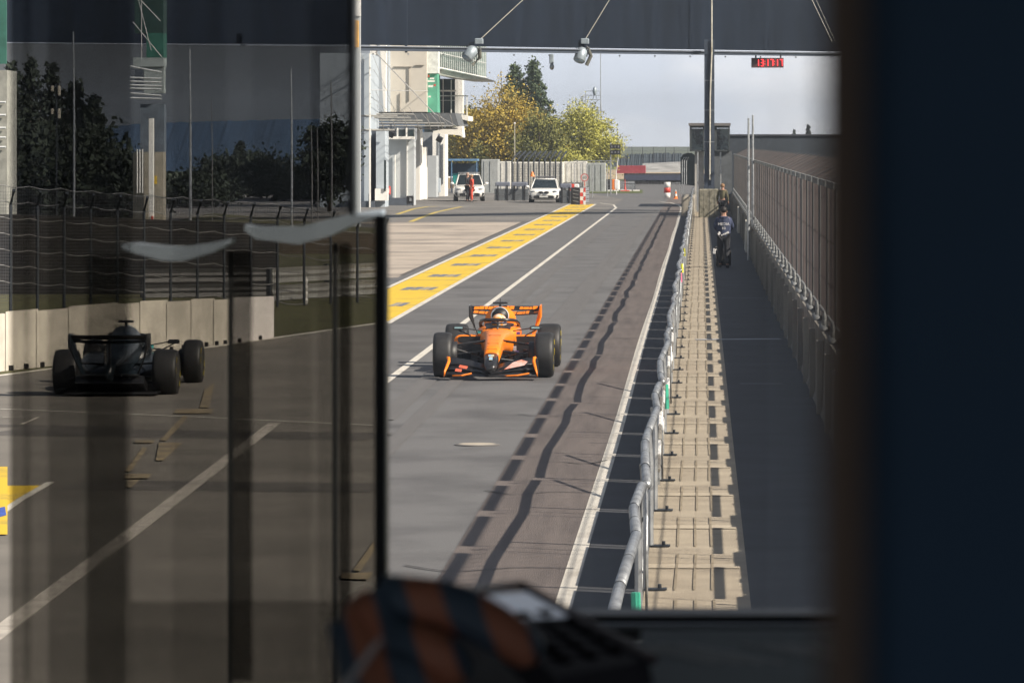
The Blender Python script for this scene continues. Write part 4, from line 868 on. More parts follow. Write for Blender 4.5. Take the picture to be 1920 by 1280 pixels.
# ------------------------------------------------------------------ racing cars
def racing_car(label, loc, rz, paint, accent, marks, helmet, hl_label, endp, scl=1):
    t = thing('racing_car', label, 'racing car', loc, rz, 'open wheel racing cars'); t.scale = (scl,)*3
    def part(name, mb, m, par=t): return mb.build(name, m, par)
    mb = MB(); mb.smooth = True
    mb.loft([(-.80, 0, .325, .118, .105, 3), (-.4, 0, .41, .135, .12, 3.2), (0, 0, .485, .15, .135, 3.2), (.5, 0, .53, .18, .16, 3.2), (1.0, 0, .53, .23, .19, 3.2), (1.3, 0, .50, .27, .21, 3.5), (1.55, 0, .45, .30, .20, 4), (2.2, 0, .42, .34, .24, 4)], 26)
    part('body', mb, paint)
    mb = MB(); mb.smooth = True; mb.loft([(-1.22, 0, .19, .05, .04, 2.5), (-1.18, 0, .2, .085, .065, 2.6), (-1.0, 0, .25, .105, .085, 2.8), (-.80, 0, .323, .116, .103, 3)], 26); part('nose_tip', mb, carbon)
    mb = MB(); mb.box((-.0, -1.02, .345), (.055, .11, .01), 0, .4); mb.box((.0, -.90, .385), (.09, .06, .008), 0, .4); part('nose_emblem', mb, mat('emblem_'+accent.name, (.15, .45, .75), .4, col2=(.9, .6, .1), scale=9))
    # cockpit surround, engine cover, airbox
    mb = MB(); mb.smooth = True
    mb.loft([(1.35, 0, .60, .22, .10, 2.5), (1.6, 0, .62, .33, .12, 3), (2.1, 0, .62, .36, .15, 3)], 22); part('cockpit_rim', mb, paint)
    mb = MB(); mb.loft([(1.45, 0, .70, .20, .03, 2.5), (2.02, 0, .76, .24, .03, 3)], 16); part('cockpit_opening', mb, black)
    mb = MB(); mb.smooth = True
    mb.loft([(2.10, 0, .89, .138, .138, 2.2), (2.3, 0, .85, .16, .17, 2.3), (2.35, 0, .72, .27, .32, 2.3), (2.8, 0, .62, .27, .33, 2.2), (3.4, 0, .50, .20, .30, 2.2), (4.0, 0, .40, .10, .2, 2.2), (4.4, 0, .36, .05, .1, 2)], 24); ec = part('engine_cover', mb, paint)
    mb = MB(); mb.smooth = True; mb.loft([(2.065, 0, .89, .122, .118, 2.2), (2.10, 0, .89, .122, .118, 2.2)], 24); part('airbox_inlet', mb, black, ec)
    mb = MB(); mb.lathe([(.118, 0), (.14, -.03), (.15, .02), (.142, .1)], (0, 2.10, .89), 'Y', 28); 
    o = part('airbox_lip', mb, mat('pale_lip', (.45, .5, .55), .4), ec)
    mb = MB(); mb.rbox((0, 2.25, 1.10), (.24, .08, .035), .01); mb.box((0, 2.25, 1.06), (.035, .07, .06)); part('roll_hoop_camera', mb, carbon)
    mb = MB(); mb.tube([(.0, 2.25, 1.1), (.0, 2.27, 1.17)], .006, 5); part('antenna', mb, carbon)
    # sidepods
    for s in (-1, 1):
        mb = MB(); mb.smooth = True; mb.loft([(1.55, s*.48, .43, .24, .17, 4), (1.9, s*.49, .41, .25, .19, 4), (2.6, s*.45, .37, .24, .18, 3.5), (3.3, s*.32, .28, .18, .13, 3), (3.9, s*.2, .22, .1, .08, 3)], 22); sp = part('sidepod', mb, paint)
        mb = MB(); mb.loft([(1.53, s*.45, .53, .205, .055, 5), (1.56, s*.45, .53, .205, .055, 5)], 18); mb.box((s*.48, 1.545, .36), (.40, .02, .19)); part('inlet', mb, black, sp)
        # mirrors
        mb = MB(); mb.rbox((s*.62, 1.15, .735), (.19, .10, .065), .02); part('mirror', mb, carbon)
        mb = MB(); mb.box((s*.62, 1.093, .74), (.13, .006, .022)); part('mirror_print', mb, accent)
        mb = MB(); mb.tube([(s*.62, 1.17, .7), (s*.44, 1.35, .60)], .012, 5); mb.tube([(s*.54, 1.17, .73), (s*.25, 1.3, .68)], .010, 5); part('mirror_stay', mb, carbon)
        # suspension
        for (y0, z0, y1, z1) in ((.12, .58, -.02, .50), (.45, .55, .04, .50), (-.25, .30, -.05, .22), (.55, .28, .05, .22), (.30, .28, .0, .47), (-.1, .42, -.12, .36)):
            mb = MB(); mb.tube([(s*.13, y0, z0), (s*.68, y1, z1)], .015, 6); part('suspension_arm', mb, carbon)
        for (y0, z0, y1, z1) in ((2.9, .45, 3.4, .5), (3.1, .2, 3.4, .2), (3.9, .3, 3.45, .3)):
            mb = MB(); mb.tube([(s*.15, y0, z0), (s*.60, y1, z1)], .018, 6); part('suspension_arm', mb, carbon)
        # wheels
        for y, w, xo in ((0, .30, .955), (3.4, .375, .955)):
            xc = s*(xo-w/2); pr_ = [(.20, -w/2+.02), (.30, -w/2), (.335, -w/2+.012), (.352, -w/2+.045), (.357, -w/4), (.358, 0), (.357, w/4), (.352, w/2-.045), (.335, w/2-.012), (.30, w/2), (.20, w/2-.02)]
            mb = MB(); mb.smooth = True; mb.lathe(pr_, (0, 0, 0), 'X', 48); wh = mb.build('wheel', rubber, t); wh.location = (xc, y, .357)
            mb = MB(); mb.lathe([(.03, -w/2+.01), (.235, -w/2+.006), (.235, w/2-.006), (.03, w/2-.01)], (0, 0, 0), 'X', 30); mb.build('rim', mat('wheel_cover', (.03, .03, .032), .35), wh)
            mb = MB()
            for k in range(10):
                if k % 5 < 2:
                    a0 = 2*PI*k/10; 
                    for q in range(4): a = a0+q*.10; mb.box((s*(w/2-.002), math.cos(a)*.275, math.sin(a)*.275), (.006, .03, .016), 0, a)
            mb.build('sidewall_mark', mat('tyre_yellow', (.75, .6, .02), .5), wh)
        mb = MB(); mb.box((s*.46, 1.28, .27), (.52, .05, .40)); mb.box((s*.30, .70, .24), (.03, .8, .26)); part('dark_baffle', mb, carbon)
        # brake drum
        mb = MB(); mb.smooth = True; mb.lathe([(.21, -.1), (.21, .08)], (s*.66, 0, .357), 'X', 20); part('brake_duct', mb, black)
        # floor side plate and barge boards
        mb = MB(); mb.box((s*.60, 1.15, .27), (.03, .7, .34), s*.12); mb.box((s*.48, .85, .25), (.02, .45, .3), s*.2); part('barge_board', mb, carbon)
        # front wing end plates
        mb = MB(); mb.extr([(s*.72, -1.1, .06), (s*.72, -.62, .06), (s*.72, -.62, .2), (s*.71, -.66, .30), (s*.70, -.8, .31), (s*.71, -1.0, .16)], (s*.018, 0, 0)); part('end_plate', fixn_mb(mb), carbon)
        mb = MB(); mb.smooth = True; mb.tube([(s*.73, -1.12, .07), (s*.715, -1.1, .15), (s*.69, -1.0, .22), (s*.665, -.9, .29), (s*.67, -.85, .345), (s*.70, -.84, .355)], [.012, .018, .024, .026, .028, .018], 8); part('end_plate_trim', mb, endp)
    mb = MB(); mb.box((0, 2.5, .07), (1.42, 3.2, .03)); mb.box((0, 1.1, .06), (.5, 1.2, .03)); part('floor', mb, carbon)
    mb = MB(); mb.box((0, .95, .2), (.4, .4, .24)); mb.box((0, .4, .30), (.2, .6, .14)); part('keel', mb, carbon)
    # front wing: three curved elements
    for e, (y0, c, z0, zr) in enumerate(((-1.12, .26, .065, .035), (-.96, .17, .105, .07), (-.84, .14, .145, .11))):
        mb = MB(); mb.smooth = True; vs_ = []; fs_ = []; m_ = 28
        for i in range(m_+1):
            x = -.71+1.42*i/m_; f = abs(x)/.71; dz = zr*(math.sin(f*PI*.62))*.9; sw = .22*f*f
            for q, (yy, zz_) in enumerate(((0, 0), (c*.5, .018), (c, .06+.04*f), (c, .05+.04*f), (c*.5, .004), (0, -.012))): vs_.append((x, y0+yy+sw*.9, z0+zz_+dz))
        for i in range(m_):
            for q in range(6): r_ = (q+1) % 6; fs_.append((i*6+q, i*6+r_, (i+1)*6+r_, (i+1)*6+q))
        mb.add(vs_, fs_); part('front_wing_element', mb, carbon)
    mb = MB()
    for s, x0, x1 in ((1, .22, .60), (-1, -.60, -.30)):
        mb.tube([(x0, -1.125+abs(x0)*.2, .075), ((x0+x1)/2, -1.10, .085), (x1, -1.045, .115)], .014, 6)
    part('wing_stripe', mb, endp)
    mb = MB(); 
    mb.add([(.20, -.96, .17), (.52, -.90, .235), (.57, -.86, .29), (.47, -.86, .32), (.34, -.90, .28)], [(0, 1, 2, 3, 4)]); part('wing_print', mb, marks)
    mb = MB(); mb.add([(-.51, -.96, .205), (-.38, -.99, .18), (-.36, -.96, .22), (-.49, -.93, .245)], [(0, 1, 2, 3)]); mb.add([(-.56, -1.06, .15), (-.46, -1.08, .14), (-.45, -1.04, .18), (-.55, -1.02, .19)], [(0, 1, 2, 3)]); part('wing_print', mb, mat('coral', (.75, .16, .09), .5))
    # halo
    mb = MB(); mb.smooth = True
    mb.tube([(0, 1.22, .68), (0, 1.34, .78), (0, 1.45, .84)], .016, 8)
    pts = [(-.31, 2.15, .70), (-.31, 1.95, .78), (-.28, 1.7, .83), (-.19, 1.5, .85), (0, 1.43, .852), (.19, 1.5, .85), (.28, 1.7, .83), (.31, 1.95, .78), (.31, 2.15, .70)]
    mb.tube(pts, .030, 10); part('halo', mb, carbon)
    # rear wing
    Wr = .585
    for k, (y0, z0, c, an) in enumerate(((4.05, .865, .24, .20), (4.27, .915, .10, .62))):
        mb = MB(); mb.smooth = False; vs_ = []; fs_ = []; m_ = 20
        for i in range(m_+1):
            x = -Wr+2*Wr*i/m_; dip = -.03*(1-(abs(x)/Wr)**2) if k == 0 else 0
            for q in range(5): f = q/4; vs_.append((x, y0+c*f*math.cos(an), z0+dip+c*math.sin(an)*f*f))
        for q0 in range(len(vs_)): v_ = vs_[q0]; vs_.append((v_[0], v_[1]+.005, v_[2]-.014))
        o_ = (m_+1)*5
        for i in range(m_):
            for q in range(4):
                fs_.append((i*5+q, (i+1)*5+q, (i+1)*5+q+1, i*5+q+1)); fs_.append((o_+i*5+q, o_+i*5+q+1, o_+(i+1)*5+q+1, o_+(i+1)*5+q))
            fs_.append((i*5, o_+i*5, o_+(i+1)*5, (i+1)*5)); fs_.append((i*5+4, (i+1)*5+4, o_+(i+1)*5+4, o_+i*5+4))
        mb.add(vs_, fs_); part('rear_wing_plane', mb, carbon)
        mb = MB(); rg = random.Random(5+k)
        x = -Wr+.05
        while x < Wr-.06:      # worn lettering across the wing, unreadable in the photograph
            w = rg.uniform(.03, .10); f0 = rg.uniform(.06, .2); f1 = rg.uniform(.75, .96)
            q = lambda f, xx: (xx, y0+c*f*math.cos(an)-.006, z0+(-.03*(1-(abs(xx)/Wr)**2) if k == 0 else 0)+c*math.sin(an)*f*f+.006)
            if rg.random() < .95: mb.poly([q(f0, x), q(f0, x+w), q(f1, x+w+.01), q(f1, x+.01)])
            x += w+rg.uniform(.006, .016)
        part('wing_lettering', mb, paint if paint is not carbon_dark else marks)
    for s in (-1, 1):
        mb = MB(); mb.extr([(s*.585, 4.0, .99), (s*.585, 4.46, 1.0), (s*.585, 4.46, .80), (s*.53, 4.3, .62), (s*.42, 4.2, .36), (s*.39, 4.05, .36), (s*.50, 4.05, .64), (s*.585, 4.0, .80)], (s*.02, 0, 0)); part('rear_end_plate', fixn_mb(mb), endp if s > 0 else carbon)
    mb = MB(); mb.box((0, 4.2, .6), (.03, .14, .5)); part('wing_pylon', mb, carbon)
    mb = MB(); mb.box((0, 4.15, .93), (.06, .2, .14)); part('wing_actuator', mb, carbon)
    mb = MB(); mb.box((0, 4.0, .20), (1.05, .5, .12), 0, .35); mb.box((0, 4.25, .36), (.9, .12, .02)); part('diffuser', mb, carbon)
    for (x, y, z, w, h, mm) in ((.33, 1.50, .64, .06, .05, mat('decal_purple', (.22, .12, .4), .4)), (-.30, 1.50, .66, .05, .05, mat('decal_teal', (.1, .5, .5), .4)), (.30, .93, .42, .05, .07, mat('decal_white', (.7, .7, .75), .4)), (.32, 1.1, .34, .07, .07, mat('decal_purple2', (.15, .1, .3), .4))):
        mb = MB(); mb.box((x, y-.12, z), (w, .01, h), 0, .3); part('decal', mb, mm)
    for y, z, w in ((-.62, .475, .16), (-.3, .55, .18), (.25, .655, .2)):
        mb = MB(); mb.box((0, y, z), (w, .008, .006)); part('nose_seam', mb, black)
    # driver, a thing of its own
    M = Matrix.Rotation(rz, 3, 'Z'); lp = Vector(loc)+M @ Vector((0, 1.82*scl, .0))
    d = thing('person', hl_label, 'person', tuple(lp), rz, 'drivers')
    skin('body', [(0, .05, .45), (0, .03, .62), (0, 0, .76), (-.17, .02, .62), (.17, .02, .62), (-.2, -.25, .55), (.2, -.25, .55), (-.12, -.42, .6), (.12, -.42, .6)], [(0, 1), (1, 2), (1, 3), (1, 4), (3, 5), (4, 6), (5, 7), (6, 8)], [.16, .15, .07, .08, .08, .05, .05, .035, .035], mat('race_suit', (.08, .08, .09), .8), d)
    mb = MB(); mb.smooth = True; mb.ell((0, 0, .80), (.13, .15, .14), 22, 14); hm = mb.build('helmet', helmet, d)
    mb = MB(); mb.smooth = True; mb.lathe([(.118, -.02), (.135, .0), (.120, .03)], (0, -.022, .79), 'Z', 26); mb.build('visor', mat('visor', (.05, .05, .08), .1), hm)
    return t
def fixn_mb(mb): return mb
papaya = mat('papaya_paint', (.92, .23, .008), .4, coat=.15, var=.03)
carbon_dark = mat('petrol_black', (.012, .014, .018), .3, coat=.4, col2=(.01, .02, .028), scale=1)
teal_acc = mat('teal_accent', (.05, .45, .40), .4); white_acc = mat('white_accent', (.6, .62, .65), .4, col2=(.04, .05, .06), scale=22, thresh=(.45, .5))
helm_o = mat('helmet_orange', (.95, .36, .03), .3, col2=(.75, .62, .5), scale=9, thresh=(.48, .52), coat=.5); helm_d = mat('helmet_grey', (.3, .3, .33), .3, coat=.5)
fa = G(926, 707)
racing_car('bright orange open-wheel racing car driving towards us', (fa.x, fa.y, .0), 0, papaya, mat('mirror_blue', (.35, .55, .6), .4), mat('pale_pink', (.62, .50, .48), .4, col2=(.7, .2, .12), scale=8), helm_o, 'driver with an orange patterned helmet in the orange racing car', papaya)
rc = G(268, 745)
Mx = Matrix.Rotation(PI, 3, 'Z')
ra = Vector((G(216, 742).x, G(216, 742).y, 0)); org = ra - Mx @ Vector((0, 3.4, 0))
racing_car('black open-wheel racing car seen from behind in the dark glass', (org.x, org.y, .0), PI+.0, carbon_dark, teal_acc, white_acc, helm_d, 'driver with a grey helmet in the black racing car', carbon_dark, .95)

# ------------------------------------------------------------------ the window reflection at the left, built as solid things beyond the glass
brown = mat('left_asphalt', (.17, .155, .135), .9, var=.12, scale=.5, bump=.3)
V0 = lambda px, py: tuple(G(px, py))[:2]
def sheet(name, pp, m, z): g = MB(); g.poly([(*V0(a, b), z) for a, b in pp][::-1]); return struct(name, g, m)
sheet('left_road', [(-40, 712), (728, 606), (722, 1600), (-400, 1600)], brown, .02)
sheet('grass_verge', [(400, 400), (722, 430), (722, 607), (480, 640), (-200, 735), (-400, 560)], mat('verge', (.085, .085, .028), 1, col2=(.055, .05, .02), scale=1.2), .016)
line('white_line', [V0(-40, 712), V0(400, 652), V0(722, 606)], .16, white_paint, .026)
line('white_line', [V0(-60, 1236), V0(30, 1166), V0(250, 1000), V0(515, 796)], .17, mat('line_grey', (.50, .46, .40), .8, col2=(.3, .27, .24), scale=3), .026)
line('thin_white_line', [V0(0, 770), V0(340, 784), V0(700, 801)], .07, white_paint, .03)
line('thin_white_line', [V0(5, 786), V0(72, 786), V0(40, 800)], .06, MATS['line_grey'], .034)
line('white_line', [V0(-10, 975), V0(40, 940), V0(95, 908)], .09, white_paint, .03)
sheet('yellow_patch', [(-60, 915), (75, 914), (-10, 970), (-60, 1000)], yellow_paint, .026)
sheet('yellow_patch', [(-200, 880), (14, 880), (14, 1008), (-200, 1008)], yellow_paint, .034)
sheet('blue_patch', [(-20, 962), (9, 956), (12, 972), (-20, 982)], mat('blue_mark', (.05, .10, .4), .7), .038)
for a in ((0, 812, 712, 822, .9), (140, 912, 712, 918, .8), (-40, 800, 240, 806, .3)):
    line('painted_shadow_band', [V0(a[0], a[1]), V0(a[2], a[3])], a[4]*1.6, mat('painted_shadow_band', (.075, .068, .062), .9, col2=(.12, .11, .10), scale=.8), .0225+.001*a[4])  # dark strips paint cast shadow bands onto the ground
och = mat('painted_sun_patch', (.30, .235, .14), .85, col2=(.18, .15, .11), scale=1.5)  # ochre ground colour standing in for patches of sunlight
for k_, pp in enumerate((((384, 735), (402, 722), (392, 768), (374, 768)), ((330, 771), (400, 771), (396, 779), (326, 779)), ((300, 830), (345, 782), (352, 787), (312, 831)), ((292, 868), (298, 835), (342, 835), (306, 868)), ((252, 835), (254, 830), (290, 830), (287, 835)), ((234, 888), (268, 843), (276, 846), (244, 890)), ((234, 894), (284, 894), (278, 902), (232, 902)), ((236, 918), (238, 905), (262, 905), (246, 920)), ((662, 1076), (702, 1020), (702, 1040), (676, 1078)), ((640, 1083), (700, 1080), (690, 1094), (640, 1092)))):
    sheet('painted_sun_patch', list(pp), och, .0345+.0004*k_)
# white wall panels
pw = [(-40, 590, 704), (10, 588, 697), (68, 583, 691), (128, 578, 684), (218, 571, 673), (262, 568, 667), (312, 566, 661), (358, 564, 655), (400, 563, 650), (433, 561, 646), (512, 559, 636)]
cwall = thing('barrier_wall', 'row of cream concrete barrier panels behind the black racing car', 'wall', tuple(G(10, 697)))
for i in range(len(pw)-1):
    a, b = pw[i], pw[i+1]; A = G(a[0]+.6, a[2]); B = G(b[0]-.6, b[2]); ha = (a[2]-a[1])*A.y/F; hb_ = (b[2]-b[1])*B.y/F; o = Vector(cwall.location)
    mb = MB(); d = Vector((0, .25, 0)); j = .0+.03*(i % 2)
    mb.hexa([A-o, B-o, B-o+d, A-o+d], [A-o+Vector((0, 0, ha+j)), B-o+Vector((0, 0, hb_+j)), B-o+d+Vector((0, 0, hb_+j)), A-o+d+Vector((0, 0, ha+j))]); s_ = fixn(mb.build('panel', mat('panel_white', (.66, .62, .60), .85, var=.03) if i == 9 else mat('panel_cream', (.54, .50, .43), .9, var=.14, scale=1.2), cwall))
    for f in (.2, .7):
        c = A+(B-A)*f-o; mb = MB(); mb.box(c+Vector((0, -.06, .05)), (.07, .1, .10)); mb.build('foot', black, cwall)
# armco behind grass
armco('silver guard rail on the grass verge in the dark glass', G(512, 566), G(722, 552), .82, 2, None, mat('rail_aged', (.26, .26, .25), .6))
t = thing('marker_post', 'white segmented marker post before the silver guard rail', 'post', tuple(G(573, 572)))
for k in range(4): mb = MB(); mb.smooth = True; mb.ell((0, 0, .1+k*.15), (.06, .06, .085), 12, 8); mb.build('segment', white_pl, t)
armco('grey guard rail under the catch fence in the dark glass', G(270, 560), G(520, 556), .72, 2, None, mat('rail_dark', (.09, .09, .09), .6))
# left catch fence
lf = thing('catch_fence', 'dark wire catch fence with sagging top seen in the dark glass', 'fence', (-9, 92, 0))
o = Vector(lf.location); wire = mat('wire_dark', (.10, .10, .11), .6, metal=.3); Yl = lambda px: 92+px*.018
mb = MB()
for i in range(16):
    px = -30+i*50; Y = Yl(px); top = 355+px*.055 if px < 500 else 382+(px-500)*.12
    a = P(px, top, Y); m_ = MB(); m_.tube([Vector((a.x, Y, 0))-o, a-o+Vector((0, 0, -.3)), a-o+Vector((.12, -.35, 0))], .035, 6); m_.build('post', steel_dk, lf)
def ftop(px): return (345+px*.07 if px < 500 else 380+(px-500)*.13)+5*abs(math.sin(px*.055))
for row in range(7):
    mb.tube([P(px, ftop(px)+row*30, Yl(px))-o for px in range(-30, 724, 12)], .009, 4)
mb.build('sagging_wire', mat('wire_grey', (.22, .22, .22), .6), lf)
mb = MB()
for px in np.arange(-30, 722, 4.5): 
    Y = Yl(px); a = P(px, ftop(px), Y)-o; b = P(px, 560, Y)-o; mb.tube([a, b], .0035, 3, False)
for py in range(360, 566, 6): mb.tube([P(px, max(py, ftop(px)), Yl(px))-o for px in (-30, 150, 330, 500, 722)], .0035, 3, False)
mb.build('mesh', wire, lf)
hd = MB(); hd.extr([P(-60, 400, 110), P(520, 420, 110), P(520, 600, 110), P(-60, 600, 110)], (0, .4, 0)); tag(fixn(hd.build('hoarding', mat('dark_hoarding', (.05, .045, .04), .9, col2=(.015, .015, .018), scale=.8))), 'dark stained hoarding behind the wire catch fence', 'hoarding')
hd = MB(); hd.extr([P(520, 428, 150), P(1314-8400*.0705, 440, 150), P(1314-8400*.0705, 545, 150), P(520, 545, 150)], (0, .4, 0)); tag(fixn(hd.build('bank', mat('brown_bank', (.11, .085, .06), .95, var=.2, scale=.5))), 'brown earth bank above the silver guard rail', 'bank')
# trees
gl = 'dark trees seen in the dark glass'
for i, (px, top, Y, w, s_, lab) in enumerate(((22, 118, 210, 3.6, 21, 'dark conifer at the far left edge of the glass'), (58, 110, 220, 3.8, 22, 'dark conifer second from the left edge of the glass'), (97, 122, 215, 3.6, 23, 'pointed dark conifer behind the twin lamps'), (143, 152, 205, 3.4, 24, 'dark conifer right of the thin pale flag pole'), (176, 182, 200, 3.4, 25, 'lower dark conifer at the right end of the conifer group'), (450, 268, 330, 3.0, 26, 'small dark conifer standing over the round dark trees'))):
    z = H+(270-top)*Y/F; conifer(lab, 'dark', ((px-1314)*Y/F, Y, 0), z, w*1.3, 5000, .09, s_, .02, group=gl)
for i, (px, top, Y, w, s_, lab) in enumerate(((40, 215, 190, 5.2, 31, 'dark leafy tree in front of the left conifers'), (150, 235, 185, 5.0, 32, 'dark leafy tree below the pointed conifers'), (215, 285, 190, 4.4, 33, 'low dark tree beside the made-up slim tower'), (350, 330, 260, 6.0, 34, 'low dark bush between two tall masts'), (430, 295, 300, 5.4, 35, 'round dark tree, left one before the blue hill'), (490, 292, 305, 5.2, 36, 'round dark tree, right one before the blue hill'), (560, 320, 290, 5.0, 37, 'low dark tree behind the cluster of masts'), (618, 215, 240, 5.4, 38, 'tall black tree next to the dark window edge'))):
    z = H+(270-top)*Y/F; broad_tree(lab, 'dark', ((px-1314)*Y/F, Y, 0), z, w*(.62 if px > 600 else 1), 6000, .10, .02, s_, 44, gl)
# masts
for px, top, bot, r, lab in ((139, 60, 390, .05, 'pale mast crossing the dark conifers'), (357, 92, 385, .055, 'tall mast, next right of the white slim tower'), (547, 128, 545, .05, 'tall mast above the silver guard rail'), (622, 150, 250, .04, 'short dark mast next to the black tree'), (585, 236, 400, .03, 'thin mast, left one of the close pair'), (596, 240, 400, .03, 'thin mast, right one of the close pair'), (398, 185, 385, .02, 'faint thin mast before the blue hill')):
    Y = 175; t = MB(); a = P(px, top, Y); t.tube([(a.x-.0, Y, 0), (a.x, Y, a.z*.6), (a.x-.03, Y, a.z)], [r, r*.8, r*.5], 8); tag(t.build('mast', galv if r >= .05 else mat('mast_mid', (.2, .2, .2), .6)), lab, 'mast', 'masts seen in the dark glass')
t = thing('floodlight', 'twin pairs of pale lamps on a pole among the dark conifers', 'floodlight', (P(106, 0, 170).x, 170, 0)); mb = MB(); mb.tube([(0, 0, 0), (0, 0, P(0, 160, 170).z)], .03, 6); mb.build('pole', steel_dk, t)
for x, y in ((98, 166), (111, 170), (98, 209), (111, 213)): mb = MB(); a = P(x, y, 169.9); mb.rbox((a.x-t.location.x, -.1, a.z), (.10, .1, .38 if x > 100 else .2), .02); mb.build('lamp', mat('lamp_pale', (.55, .5, .4), .5), t)
# made-up slim tower standing in for a bright slice of the pit building
tw = thing('standin_tower', 'made-up slim tower with green panels, standing in for the pit building in the glass', 'tower', (P(275, 0, 125).x, 125, 0))
def tp3(px, py, dy=0): return P(px, py, 125)-Vector(tw.location)+Vector((0, dy, 0))
def tb(name, m, a, b, c, d, dy, dp):
    A, B = tp3(a, d), tp3(b, c); mb = MB(); mb.box(((A.x+B.x)/2, dy+dp/2, (A.z+B.z)/2), (B.x-A.x, dp, B.z-A.z)); return mb.build(name, m, tw)
tb('green_panel', mat('standin_tower_green', (.018, .05, .045), .7), 250, 304, -60, 62, .3, .8); tb('green_panel', mat('tower_mid_green', (.03, .13, .10), .7), 272, 304, 62, 108, .3, .8); tb('standin_pale_panel', mat('standin_tower_pale', (.32, .36, .36), .7), 247, 304, 108, 125, .3, .8)
tb('dark_gap', slate, 250, 266, 130, 170, .3, .5); tb('standin_pale_panel', MATS['standin_tower_pale'], 267, 304, 126, 175, .35, .5)
tb('post', white_wall, 279, 287, 222, 560, 0, .25); tb('standin_cream_panel', mat('standin_tower_cream', (.34, .31, .25), .8), 246, 303, 285, 470, .4, .6)
tb('grey_panel', mat('tower_grey', (.14, .17, .21), .8), 258, 303, 195, 285, .6, .5)
mb = MB()
for a, b, c in ((246, 304, 128), (246, 304, 146), (246, 304, 153), (246, 304, 160), (246, 304, 166), (246, 304, 178), (246, 304, 184)): mb.tube([tp3(a, c-(3 if c in (128, 178) else 0), -.2), tp3(b, c+(8 if c in (128,) else 2), -.2)], .03, 6)
mb.build('canopy_frame', mat('tower_tube', (.6, .62, .62), .5), tw)  # canopy frame of the made-up stand-in tower
mb = MB()
for x in (258, 263, 268): mb.tube([tp3(x, 280, -.1), tp3(x, 362, -.1)], .02, 6)
mb.build('standin_organ_pipe', white_wall, tw)
mb = MB()
for a, b, c, d in ((262, 0, 286, 95), (252, 42, 306, 108), (267, 2, 303, 40), (268, -20, 268, 110)): mb.tube([tp3(a, b, -.3), tp3(c, d, -.3)], .012, 5)
mb.build('stay_cable', MATS['cable'], tw)
tb('yellow_sign', yellow_paint, 286, 291, 330, 345, .35, .04); tb('red_sign', red_pl, 284, 288, 405, 425, -.05, .04)
t = thing('pit_annexe', 'narrow slice of cream building at the far left edge', 'building', (P(-30, 0, 140).x, 140, 0)); 
mb = MB(); a = P(13, 0, 140).x-t.location.x; mb.box((a-2, 1, 3), (4, 2, 6)); mb.build('wall', mat('annexe_wall', (.30, .30, .27), .8), t)
mb = MB(); 
for z in (3.6, 3.9, 4.2, 4.6, 5.0): mb.tube([(a-3, -.1, z), (a-.02, -.1, z)], .04, 6)
mb.build('canopy_frame', MATS['tower_tube'], t); mb = MB(); mb.box((a-2, -.06, 7.2), (4, .1, 2.0)); mb.build('green_panel', MATS['tower_mid_green'], t)

# ------------------------------------------------------------------ the cabin the camera stands in
cab_m = mat('cabin_lining', (.10, .11, .125), .8, var=.08)
g = MB(); g.box((0, .4, 2.3), (3.4, 5.6, .1)); struct('cabin_floor', g, cab_m)
g = MB(); g.box((0, .4, 4.75), (3.4, 5.6, .1)); struct('cabin_ceiling', g, cab_m)
g = MB(); g.box((1.65, .4, 3.525), (.1, 5.4, 2.35)); g.box((-1.65, .4, 3.525), (.1, 5.4, 2.35)); g.box((0, -2.3, 2.65), (3.2, .1, .6)); struct('cabin_walls', g, cab_m)
g = MB(); g.box((0, 3.13, 2.83), (3.2, .06, .94)); g.box((0, 3.13, 4.4), (3.2, .06, .6)); struct('cabin_front_wall', g, cab_m)
frame_m = mat('window_frame', (.05, .058, .07), .5, var=.1)
YF = 3.0
wf_ = thing('window_frame', 'dark blurred window frame bar under the clear view', 'window frame', (P(1160, 0, YF).x, YF, P(0, 1170, YF).z))
def w3(px, py, Y=YF): return P(px, py, Y)-Vector(wf_.location)
def wb_(name, m, px0, px1, py0, py1, dy, dp):
    A, B = w3(px0, py1), w3(px1, py0); mb = MB(); mb.box(((A.x+B.x)/2, dy+dp/2, (A.z+B.z)/2), (B.x-A.x, dp, B.z-A.z)); return mb.build(name, m, wf_)
wb_('bottom_rail', mat('rail_black', (.012, .015, .02), .6), 726, 1800, 1156, 1200, .01, .05); wb_('seal', mat('seal_grey', (.11, .13, .15), .5), 726, 1800, 1168, 1178, -.01, .018)
# right jamb, very near
jb = thing('window_jamb', 'broad dark blurred window jamb filling the right side', 'window jamb', (.2, .5, 3.6))
x0 = P(1542, 0, .5).x-.2; x1 = P(1612, 0, .5).x-.2
mb = MB(); mb.box(((x0+x1)/2, 0, 0), (x1-x0, .02, 1.6)); mb.build('edge_strip', mat('jamb_brown', (.13, .085, .065), .7), jb)
mb = MB(); mb.box(((x1+.5)/2+.0, .012, 0), (.5-x1-.0005, .03, 1.6)); mb.build('panel', mat('jamb_navy', (.026, .065, .13), .8), jb)
